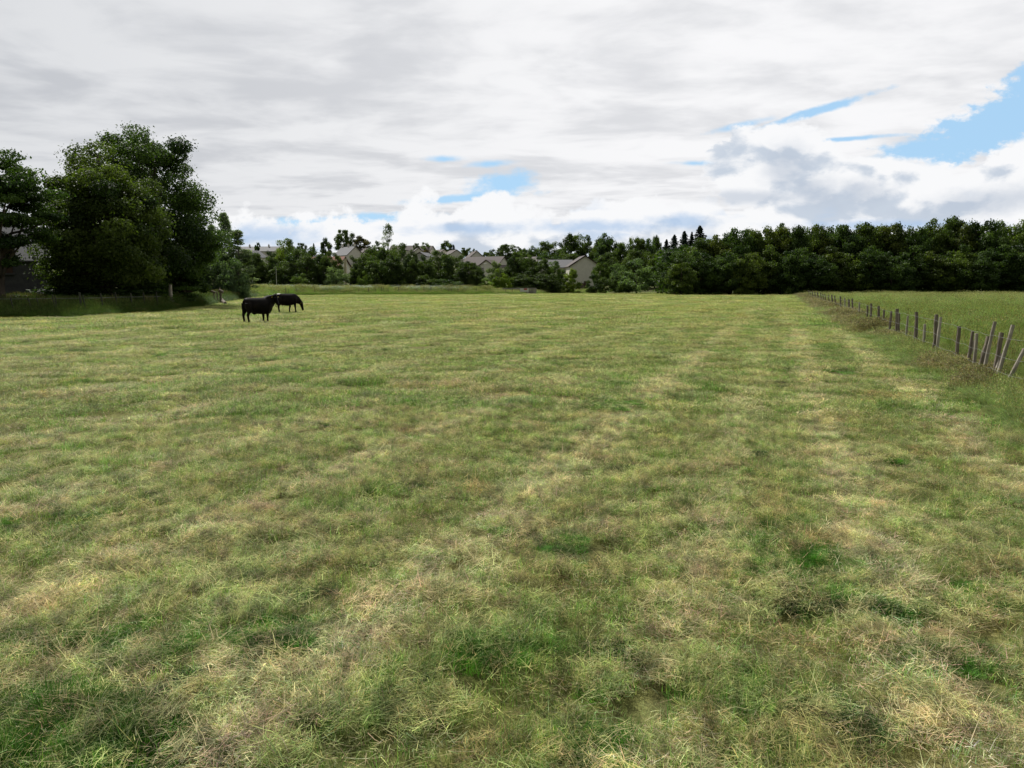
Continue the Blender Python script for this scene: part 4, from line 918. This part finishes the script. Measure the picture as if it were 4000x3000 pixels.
# (u_top, v_top, u_base, width px, dark?)
posts = [(3658, 1228, 3654, 15, 1), (3675, 1238, 3662, 12, 0), (3746, 1274, 3743, 14, 1), (3800, 1294, 3790, 11, 1), (3806, 1330, 3781, 14, 0), (3815, 1302, 3816, 11, 0), (3862, 1314, 3834, 18, 1), (3887, 1256, 3850, 8, 0), (3914, 1299, 3894, 18, 1),
         (3913, 1400, 3897, 18, 0), (3957, 1269, 3905, 11, 0), (4004, 1362, 3940, 14, 0), (4075, 1330, 4050, 18, 1), (4180, 1350, 4160, 18, 0), (4300, 1380, 4310, 18, 1),
         (3580, 1218, 3579, 13, 1), (3613, 1266, 3612, 9, 0), (3547, 1234, 3540, 8, 0), (3505, 1206, 3503, 13, 1), (3512, 1224, 3512, 8, 1), (3482, 1216, 3474, 9, 1), (3454, 1210, 3446, 8, 1), (3433, 1195, 3430, 9, 1), (3403, 1185, 3398, 8, 1), (3389, 1193, 3384, 8, 1),
         (3357, 1181, 3353, 6, 0), (3329, 1166, 3327, 7, 1), (3316, 1169, 3314, 8, 1), (3299, 1162, 3299, 5, 0), (3282, 1157, 3282, 6, 1), (3260, 1154, 3260, 5, 1), (3249, 1151, 3249, 6, 1), (3236, 1152, 3236, 4, 1), (3222, 1148, 3221, 4, 1), (3214, 1148, 3214, 4, 1), (3205, 1143, 3205, 4, 1), (3193, 1141, 3193, 5, 1), (3182, 1140, 3182, 4, 1), (3172, 1137, 3172, 4, 1), (3164, 1136, 3164, 3, 1), (3157, 1135, 3157, 3, 1)]
tops = []
for (ut, vt, ub, wp, dk) in posts:
    Y = fence_depth(ub); x, _ = P_at(ub, 1300, Y); xt, zt = P_at(ut, vt, Y); zt = max(zt, .55)
    z = H(x, Y); r = wp / 2 / F * Y
    post(fr, (x, Y, z), (xt, Y, zt), max(.035, min(r, .11)), WOODD if dk else WOOD); tops.append((Y, x, zt, z))
tops.sort()
for frac, sag in ((.88, .02), (.55, .03), (.28, .03)):
    m = MB(); line = [t for t in tops if t[2] - t[3] > .75]; line = [line[0]] + [b for a_, b in zip(line, line[1:]) if b[0] - a_[0] > .5]
    pts = []
    for a_, b_ in zip(line, line[1:]):
        for k in range(4):
            t = k / 4; y = a_[0] + (b_[0] - a_[0]) * t; x = 4.0 + SLOPE * y - .05; g = a_[3] + (b_[3] - a_[3]) * t
            pts.append((x, y, g + 1.0 * frac - sag * 4 * t * (1 - t)))
    m.tube(pts, [.0016 + .00006 * p[1] for p in pts], 4); m.build('wire', WIRE, fr)

# left fence in the verge, then far fence
fl = empty('post_fence', (0, 0, 0), 0, 'leaning post and wire fence in the shade under the left trees', 'fence')
for i, (u, vt, du, w, dk) in enumerate(((40, 1160, 14, 7, 0), (110, 1165, 12, 8, 0), (142, 1162, 16, 5, 0), (205, 1150, 8, 6, 0), (215, 1155, 4, 6, 0), (310, 1142, 2, 10, 1), (322, 1152, 12, 6, 0), (392, 1145, 10, 7, 0), (450, 1140, 4, 6, 1), (510, 1145, 4, 7, 0), (560, 1140, 3, 6, 0), (610, 1140, 3, 6, 1), (-60, 1165, 12, 8, 0), (-170, 1170, 5, 8, 1), (-300, 1175, 5, 8, 0))):
    a, _ = ray_ae(u, 1200); Y = float(np.interp(a, B_T, B_D)) + 2.3
    x, zt = P_at(u, vt, Y); xb, _ = P_at(u + du, vt, Y); z = H(xb, Y); zt = max(zt, z + .9); post(fl, (xb, Y, z), (x, Y, zt), w / 2 / F * Y * .8, OLDWOOD)
m = MB(); pts = []
for u in range(-300, 640, 30):
    a, _ = ray_ae(u, 1200); Y = float(np.interp(a, B_T, B_D)) + 2.25; x, _ = P_at(u, 1200, Y); pts.append((x, Y, H(x, Y) + .95))
m.tube(pts, [.008] * len(pts), 4); m.build('wire', WIRE, fl)
# corner post and short broken fence
fc = empty('broken_fence', (0, 0, 0), 0, 'broken stretch of short dark posts with a thick corner post right of the big trees', 'fence')
for i, (u, vt, vb, w, dk) in enumerate(((667, 1112, 1206, 13, 0), (676, 1170, 1205, 10, 0), (727, 1144, 1185, 6, 1), (761, 1144, 1187, 7, 1), (797, 1138, 1180, 6, 1), (805, 1143, 1185, 6, 1), (835, 1140, 1185, 9, 1), (848, 1140, 1170, 5, 1), (863, 1137, 1170, 5, 1), (747, 1128, 1165, 3, 1), (858, 1122, 1150, 4, 1))):
    x, Y = on_ground(u, vb); Y = min(Y, 78); x, zt = P_at(u, vt, Y); z = H(x, Y)
    post(fc, (x, Y, z), (x - .05 * (i == 0), Y, zt), w / 2 / F * Y, WOODD if dk else WOOD)
m = MB(); x0, z0 = P_at(812, 1133, 70); x1, z1 = P_at(842, 1143, 70); m.tube([(x0, 70, z0), (x1, 70, z1)], [.12, .10], 7); x0, z0 = P_at(855, 1134, 71); x1, z1 = P_at(872, 1142, 71); m.tube([(x0, 71, z0), (x1, 71, z1)], [.16, .14], 7); m.build('fallen_rail', WOODD, fc)
lg = MB(); x0, y0 = on_ground(855, 1176); x1, y1 = on_ground(880, 1190); lg.tube([(x0, y0, H(x0, y0) + .25), (x1, y1, H(x1, y1) + .12)], [.16, .15], 8); tag(lg.build('log', WOODD), 'dark log lying in the grass at the right end of the broken fence', 'log')
ff = empty('far_fence', (0, 0, 0), 0, 'thin line of small dark posts before the far verge with cow parsley', 'fence')
fp = [(936, 1128), (968, 1127), (1006, 1132), (1027, 1135), (1062, 1133), (1070, 1128), (1089, 1124), (1116, 1124), (1126, 1130), (1155, 1122), (1184, 1130), (1229, 1124), (1280, 1135), (1330, 1132), (1345, 1133), (1402, 1130), (1440, 1125), (1466, 1124), (1491, 1122), (1499, 1121), (1516, 1125), (1558, 1121), (1620, 1126), (1627, 1126), (1656, 1122), (1684, 1123), (1724, 1124), (1752, 1130), (1765, 1129), (1790, 1128), (1806, 1129), (1821, 1130), (1854, 1126), (1860, 1124), (1975, 1130), (2000, 1128), (2482, 1128)]
for u, vt in fp:
    a, _ = ray_ae(u, 1200); Y = float(np.interp(a, B_T, B_D)) + .7; x, zt = P_at(u, vt, Y); z = H(x, Y); zt = max(zt, z + 1.0)
    post(ff, (x, Y, z), (x + rf_.uniform(-.08, .08), Y, zt), rf_.uniform(.05, .085), WOODD)
m = MB(); pts = []
for u in range(930, 2010, 30):
    a, _ = ray_ae(u, 1200); Y = float(np.interp(a, B_T, B_D)) + .7; x, _ = P_at(u, 1200, Y); pts.append((x, Y, H(x, Y) + .95))
m.tube(pts, [.008] * len(pts), 4); m.build('wire', WIRE, ff)

# low stone wall, boards, poles, stone
def stone_wall():
    rnd = random.Random(3); m = MB(); Y = 163
    x0, _ = P_at(1962, 1130, Y); x1, _ = P_at(2096, 1130, Y); z = H((x0 + x1) / 2, Y)
    x = 0
    w = x1 - x0
    for row in range(4):
        x = 0
        while x < w - .15:
            l = min(rnd.uniform(.3, .7), w - x); m.box(x + .01, x + l - .01, rnd.uniform(-.04, .04), .4 + rnd.uniform(-.04, .04), row * .32 + .01, row * .32 + .31); x += l
    o = m.build('stone_wall', simple_mat('wall_stone', (.16, .15, .14), (.30, .28, .26), 1.2, .95)); o.location = (x0, Y, z)
    tag(o, 'low grey stone wall at the far verge below the leafy thicket', 'wall')
    b = MB(); b.box(-.9, .9, -.06, 0, .35, 1.05); b.box(-.8, -.7, 0.001, .08, -.2, 1.0); b.box(.7, .8, 0.001, .08, -.2, 1.0)
    s = empty('barrier_board', (P_at(2048, 1130, 161)[0], 161, H(P_at(2048, 1130, 161)[0], 161) + .1), 0, 'small red and white board in front of the low stone wall', 'board')
    b.build('panel', simple_mat('white_board', (.5, .5, .48), (.6, .6, .58), 3, .6), s)
    b = MB(); b.box(-.1, .6, -.085, -.063, .75, 1.03); b.build('red_panel', simple_mat('red_board', (.30, .03, .03), (.38, .05, .045), 3, .6), s)
stone_wall()
def pole(u, vt, Y, r, label, head=True):
    x, zt = P_at(u, vt, Y); z = H(x, Y); o = empty('lamp_post' if head else 'pole', (x, Y, z), 0, label, 'lamp post' if head else 'pole')
    m = MB(); m.tube([(0, 0, -.3), (0, 0, (zt - z) * .5), (0, 0, zt - z)], [r, r * .85, r * .6], 8); m.build('shaft', simple_mat('pale_post', (.36, .36, .32), (.46, .45, .41), 3, .7), o)
    if head: m = MB(); m.tube([(0, 0, zt - z), (.5, 0, zt - z + .1), (.95, 0, zt - z + .08)], [.05, .07, .05], 6); m.build('lamp_head', WHITE, o)
pole(986, 1092, 132, .09, 'short pale pole in front of the first dark trees right of the birches', False)
pole(1078, 1045, 140, .06, 'thin tall pale pole before the dark trees under the long grey roof', False)
pole(1888, 1030, 200, .06, 'thin lamp post before the white fronted house')
def cream_post():
    x, _ = P_at(1347, 1000, 232); _, zt = P_at(1347, 1012, 232); z = H(x, 232); m = MB(); m.box(-.35, .35, 0, .5, -.3, zt - z); m.box(-.42, .42, -.06, .56, zt - z + .002, zt - z + .14)
    o = m.build('gatepost', simple_mat('cream_stone', (.50, .44, .28), (.6, .54, .36), 2, .9)); o.location = (x, 232, z); tag(o, 'tall narrow cream wall end between the red roof and the hedge', 'wall')
cream_post()
def stone():
    import bmesh
    x, Y = on_ground(3318, 1232); bm = bmesh.new(); bmesh.ops.create_icosphere(bm, subdivisions=3, radius=.28); rnd = random.Random(4)
    for v in bm.verts: v.co = Vector((v.co.x * 1.35, v.co.y * .8, v.co.z * .45)) * (1 + .12 * math.sin(v.co.x * 17 + v.co.z * 9))
    me = bpy.data.meshes.new('stone'); bm.to_mesh(me); bm.free(); me.materials.append(simple_mat('pale_stone', (.5, .5, .47), (.62, .61, .58), 4, .9))
    for p in me.polygons: p.use_smooth = True
    o = link('stone', me); o.location = (x, Y, H(x, Y) + .12); tag(o, 'pale flat stone lying beside the right fence', 'stone')
stone()

# timber fence below the pale gabled house
def timber():
    Y = 196; x0, z1 = P_at(2268, 1105, Y); x1, _ = P_at(2296, 1105, Y); z = H(x0, Y); o = empty('timber_fence', (x0, Y, z), 0, 'short brown board fence below the door of the pale gabled house', 'fence')
    m = MB(); n = int((x1 - x0) / .16)
    for i in range(n): m.box(i * .16, i * .16 + .14, 0, .03, 0, z1 - z - (i % 2) * .03)
    m.build('boards', BROWNW, o); m = MB(); m.box(0, x1 - x0, .032, .08, .4, .5); m.box(0, x1 - x0, .032, .08, 1.2, 1.3); m.build('rail', BROWNW, o)
timber()

# ------------------------------------------------------------------ cattle
def loft(m, rings, seg=20):
    "rings: (centre, half width vector, half height vector)"
    V = []
    for c, a, b in rings:
        c, a, b = Vector(c), Vector(a), Vector(b)
        for k in range(seg):
            t = 2 * math.pi * k / seg; V.append(c + a * math.cos(t) + b * math.sin(t))
    fs = []
    for i in range(len(rings) - 1):
        for k in range(seg): a_ = i * seg + k; b_ = i * seg + (k + 1) % seg; fs.append((a_, b_, b_ + seg, a_ + seg))
    fs.append(tuple(range(seg - 1, -1, -1))); fs.append(tuple((len(rings) - 1) * seg + k for k in range(seg)))
    m.poly(V, fs)
def limb(m, pts): # (x,y,z,rx,ry)
    loft(m, [((p[0], p[1], p[2]), (p[3] * 1.25, 0, 0), (0, p[4] * 1.3, 0)) for p in pts], 14)
def head_shape(m, Mt, s=1.0):
    "head along +x from the poll (0) to the muzzle; z up"
    prof = [(-.06, .07, .09, .0), (.0, .115, .125, .0), (.08, .125, .135, -.01), (.17, .105, .125, -.02), (.26, .08, .10, -.03), (.36, .068, .08, -.04), (.44, .078, .08, -.045), (.49, .074, .07, -.05), (.515, .045, .045, -.05)]
    rings = []
    for x, w, h, dz in prof:
        c = Mt @ Vector((x * s, 0, dz * s)); a = Mt.to_3x3() @ Vector((0, w * s, 0)); b = Mt.to_3x3() @ Vector((0, 0, h * s)); rings.append((c, a, b))
    loft(m, rings, 18)
    for sg in (-1, 1):
        rr = []
        for t, w, h in ((0, .03, .02), (.06, .055, .022), (.13, .05, .018), (.19, .02, .01)):
            c = Mt @ Vector((.02 * s, sg * (.10 + t) * s, (.05 - t * .25) * s)); rr.append((c, Mt.to_3x3() @ Vector((h * s, 0, 0)), Mt.to_3x3() @ Vector((0, 0, w * s))))
        loft(m, rr, 10)
def cow_mat(name, patches):
    m, T, bs, out = new_mat(name)
    tc = T.n('ShaderNodeTexCoord'); n = T.noise(tc.outputs['Object'], 2.2, 5, .6); n3 = T.noise(tc.outputs['Object'], 30, 3, .6)
    c = T.mix(T.ss(n, .35, .7), (.0045, .0038, .0035), (.014, .0112, .0098))
    sp = T.n('ShaderNodeSeparateXYZ'); T.nt.links.new(tc.outputs['Object'], sp.inputs[0])
    for (px, py, pz, r, col) in patches:
        vm = T.n('ShaderNodeVectorMath', operation='DISTANCE'); T.nt.links.new(tc.outputs['Object'], vm.inputs[0]); vm.inputs[1].default_value = (px, py, pz)
        d = T.add(vm.outputs['Value'], T.mul(T.sub(n, .5), .25)); c = T.mix(T.ss(d, r, r - .05), c, col)
    T.put(bs.inputs['Base Color'], c); bs.inputs['Roughness'].default_value = .55; bs.inputs['Specular IOR Level'].default_value = .05
    bp = T.n('ShaderNodeBump'); bp.inputs['Strength'].default_value = .25; bp.inputs['Distance'].default_value = .01; T.put(bp.inputs['Height'], n3); T.nt.links.new(bp.outputs[0], bs.inputs['Normal'])
    return m
TAGM = simple_mat('yellow_ear_tag', (.55, .42, .05), (.65, .50, .08), 3, .5)
EYEM = simple_mat('dark_eye', (.006, .005, .005), (.012, .01, .01), 3, .1, spec=.6)
def finish_cow(m, mat, root):
    o = m.build('body', mat, root, True)
    r = o.modifiers.new('fuse', 'REMESH'); r.mode = 'VOXEL'; r.voxel_size = .017; r.use_smooth_shade = True
    s = o.modifiers.new('smooth', 'SMOOTH'); s.factor = .6; s.iterations = 7
    return o
def eyes_tags(root, Mt, s, tags=True):
    import bmesh
    for sg in (-1, 1):
        bm = bmesh.new(); bmesh.ops.create_uvsphere(bm, u_segments=12, v_segments=8, radius=.024 * s, matrix=Matrix.Translation(Mt @ Vector((.15 * s, sg * .098 * s, .045 * s)))); me = bpy.data.meshes.new('eye'); bm.to_mesh(me); bm.free(); me.materials.append(EYEM); link('eye', me, root)
        if tags:
            b = MB(); M2 = Mt @ Matrix.Translation((.055 * s, sg * .21 * s, -.02 * s)); b.box(-.004, .006, -.03, .03, -.045, .035, M2); b.build('ear_tag', TAGM, root)

# standing stout black animal
def cow_standing():
    Y = 36.9; xc, _ = P_at(1003, 1200, Y); Y += .15; z = H(xc, Y)
    o = empty('cow', (xc, Y, z - .015), R(40), 'stout black cow standing with its head turned, nearer one of the two cattle', 'cow', 'black cattle in the field'); o.scale = (.73, 1.0, .975)
    m = MB()
    # torso x from rump to chest, (x, zc, halfwidth, halfheight)
    tor = [(-.93, .98, .10, .14), (-.88, .96, .20, .24), (-.76, .93, .285, .31), (-.55, .885, .335, .365), (-.3, .855, .365, .39), (0, .835, .38, .41), (.28, .83, .36, .415), (.50, .83, .335, .42), (.68, .85, .30, .41), (.84, .87, .24, .37), (.96, .90, .15, .28)]
    loft(m, [((x, 0, zc), (0, w, 0), (0, 0, h)) for x, zc, w, h in tor], 26)
    # sheath and brisket
    loft(m, [((-.42, 0, .55), (0, .08, 0), (0, 0, .08)), ((-.28, 0, .47), (0, .075, 0), (0, 0, .08)), ((-.12, 0, .50), (0, .09, 0), (0, 0, .08)), ((.05, 0, .56), (0, .08, 0), (0, 0, .06))], 12)
    loft(m, [((.45, 0, .58), (0, .13, 0), (0, 0, .12)), ((.65, 0, .54), (0, .13, 0), (0, 0, .13)), ((.82, 0, .60), (0, .12, 0), (0, 0, .14)), ((.95, 0, .74), (0, .09, 0), (0, 0, .14))], 14)
    # neck
    nk = [((.48, 0, .93), (0, .27, 0), (-.05, 0, .34)), ((.70, -.01, .99), (0, .23, 0), (-.12, 0, .34)), ((.90, -.04, 1.07), (.04, .19, 0), (-.15, -.0, .29)), ((1.04, -.09, 1.17), (.06, .16, 0), (-.15, 0, .20)), ((1.12, -.14, 1.24), (.07, .14, 0), (-.10, 0, .13))]
    loft(m, nk, 18)
    Mt = Matrix.Translation((1.10, -.16, 1.33)) @ Matrix.Rotation(R(-80), 4, 'Z') @ Matrix.Rotation(R(50), 4, 'Y')
    head_shape(m, Mt, 1.12)
    for sy, dx in ((-1, .03), (1, -.10)):   # hind
        limb(m, [(-.68 + dx * .3, sy * .17, .98, .23, .13), (-.70 + dx * .5, sy * .19, .76, .19, .13), (-.70 + dx, sy * .185, .56, .125, .10), (-.80 + dx, sy * .175, .40, .072, .062), (-.80 + dx, sy * .17, .30, .055, .052), (-.765 + dx, sy * .17, .14, .05, .048), (-.75 + dx, sy * .17, .08, .06, .055), (-.73 + dx, sy * .17, 0, .078, .066)])
    for sy, dx in ((-1, .02), (1, -.10)):
        limb(m, [(.58 + dx * .3, sy * .17, .95, .17, .12), (.56 + dx * .6, sy * .18, .70, .13, .10), (.54 + dx, sy * .165, .50, .085, .075), (.54 + dx, sy * .155, .36, .064, .06), (.535 + dx, sy * .15, .20, .046, .044), (.54 + dx, sy * .15, .09, .056, .052), (.56 + dx, sy * .15, 0, .07, .064)])
    # tail
    loft(m, [((-.90, 0, 1.14), (.05, 0, 0), (0, .05, 0)), ((-.985, 0, 1.05), (.035, 0, 0), (0, .035, 0)), ((-1.01, 0, .80), (.028, 0, 0), (0, .028, 0)), ((-1.01, 0, .58), (.03, 0, 0), (0, .035, 0)), ((-1.0, 0, .45), (.055, 0, 0), (0, .05, 0)), ((-.99, 0, .33), (.03, 0, 0), (0, .03, 0))], 10)
    finish_cow(m, cow_mat('black_coat', []), o)
    eyes_tags(o, Mt, 1.12)
def cow_grazing():
    Y = 50.5; xc, _ = P_at(1122, 1200, Y); z = H(xc, Y)
    o = empty('cow', (xc, Y, z - .015), R(32), 'black cow with a white rump patch grazing head down behind the standing one', 'cow', 'black cattle in the field'); o.scale = (.80, 1.0, 1.0)
    m = MB()
    tor = [(-.88, 1.08, .09, .13), (-.83, 1.04, .19, .24), (-.70, .99, .275, .32), (-.5, .94, .31, .36), (-.25, .90, .35, .395), (0, .885, .365, .405), (.25, .89, .345, .395), (.45, .91, .31, .38), (.62, .93, .26, .35), (.80, .95, .18, .28)]
    loft(m, [((x, 0, zc), (0, w, 0), (0, 0, h)) for x, zc, w, h in tor], 26)
    loft(m, [((-.52, 0, .66), (0, .10, 0), (0, 0, .10)), ((-.38, 0, .60), (0, .15, 0), (0, 0, .12)), ((-.22, 0, .63), (0, .10, 0), (0, 0, .08))], 14)
    loft(m, [((.55, 0, 1.00), (0, .20, 0), (-.08, 0, .27)), ((.76, 0, .93), (0, .175, 0), (.08, 0, .27)), ((.92, 0, .84), (0, .14, 0), (.10, 0, .22)), ((1.06, 0, .74), (0, .12, 0), (.10, 0, .16)), ((1.14, 0, .68), (0, .11, 0), (.08, 0, .11))], 18)
    Mt = Matrix.Translation((1.15, 0, .72)) @ Matrix.Rotation(R(-20), 4, 'Z') @ Matrix.Rotation(R(68), 4, 'Y')
    head_shape(m, Mt, 1.12)
    for sy, dx in ((-1, .0), (1, .12)):
        limb(m, [(q[0], q[1], q[2], q[3] * 1.12, q[4] * 1.15) for q in [(-.64 + dx * .3, sy * .15, 1.05, .20, .12), (-.66 + dx * .6, sy * .17, .84, .17, .115), (-.66 + dx, sy * .165, .64, .10, .08), (-.77 + dx, sy * .155, .47, .062, .052), (-.77 + dx, sy * .15, .34, .045, .042), (-.72 + dx, sy * .15, .16, .04, .04), (-.70 + dx, sy * .15, .08, .055, .05), (-.66 + dx, sy * .15, 0, .075, .06)]])
    for sy, dx in ((-1, .16), (1, -.26)):
        limb(m, [(q[0], q[1], q[2], q[3] * 1.12, q[4] * 1.15) for q in [(.52 + dx * .2, sy * .15, 1.0, .15, .10), (.50 + dx * .45, sy * .16, .76, .11, .085), (.48 + dx * .7, sy * .15, .56, .072, .062), (.48 + dx * .8, sy * .14, .42, .056, .052), (.48 + dx, sy * .135, .22, .038, .038), (.49 + dx, sy * .135, .09, .05, .045), (.515 + dx, sy * .135, 0, .062, .056)]])
    loft(m, [((-.80, 0, 1.24), (.05, 0, 0), (0, .05, 0)), ((-.90, 0, 1.17), (.03, 0, 0), (0, .03, 0)), ((-.925, 0, .9), (.024, 0, 0), (0, .024, 0)), ((-.92, 0, .62), (.026, 0, 0), (0, .03, 0)), ((-.91, 0, .50), (.045, 0, 0), (0, .04, 0)), ((-.90, 0, .40), (.025, 0, 0), (0, .025, 0))], 10)
    finish_cow(m, cow_mat('black_and_white_coat', [(-.70, -.02, 1.34, .19, (.55, .53, .48)), (-.93, 0, 1.04, .12, (.5, .48, .44)), (-.38, 0, .52, .16, (.16, .12, .10))]), o)
    eyes_tags(o, Mt, 1.12)
cow_standing(); cow_grazing()
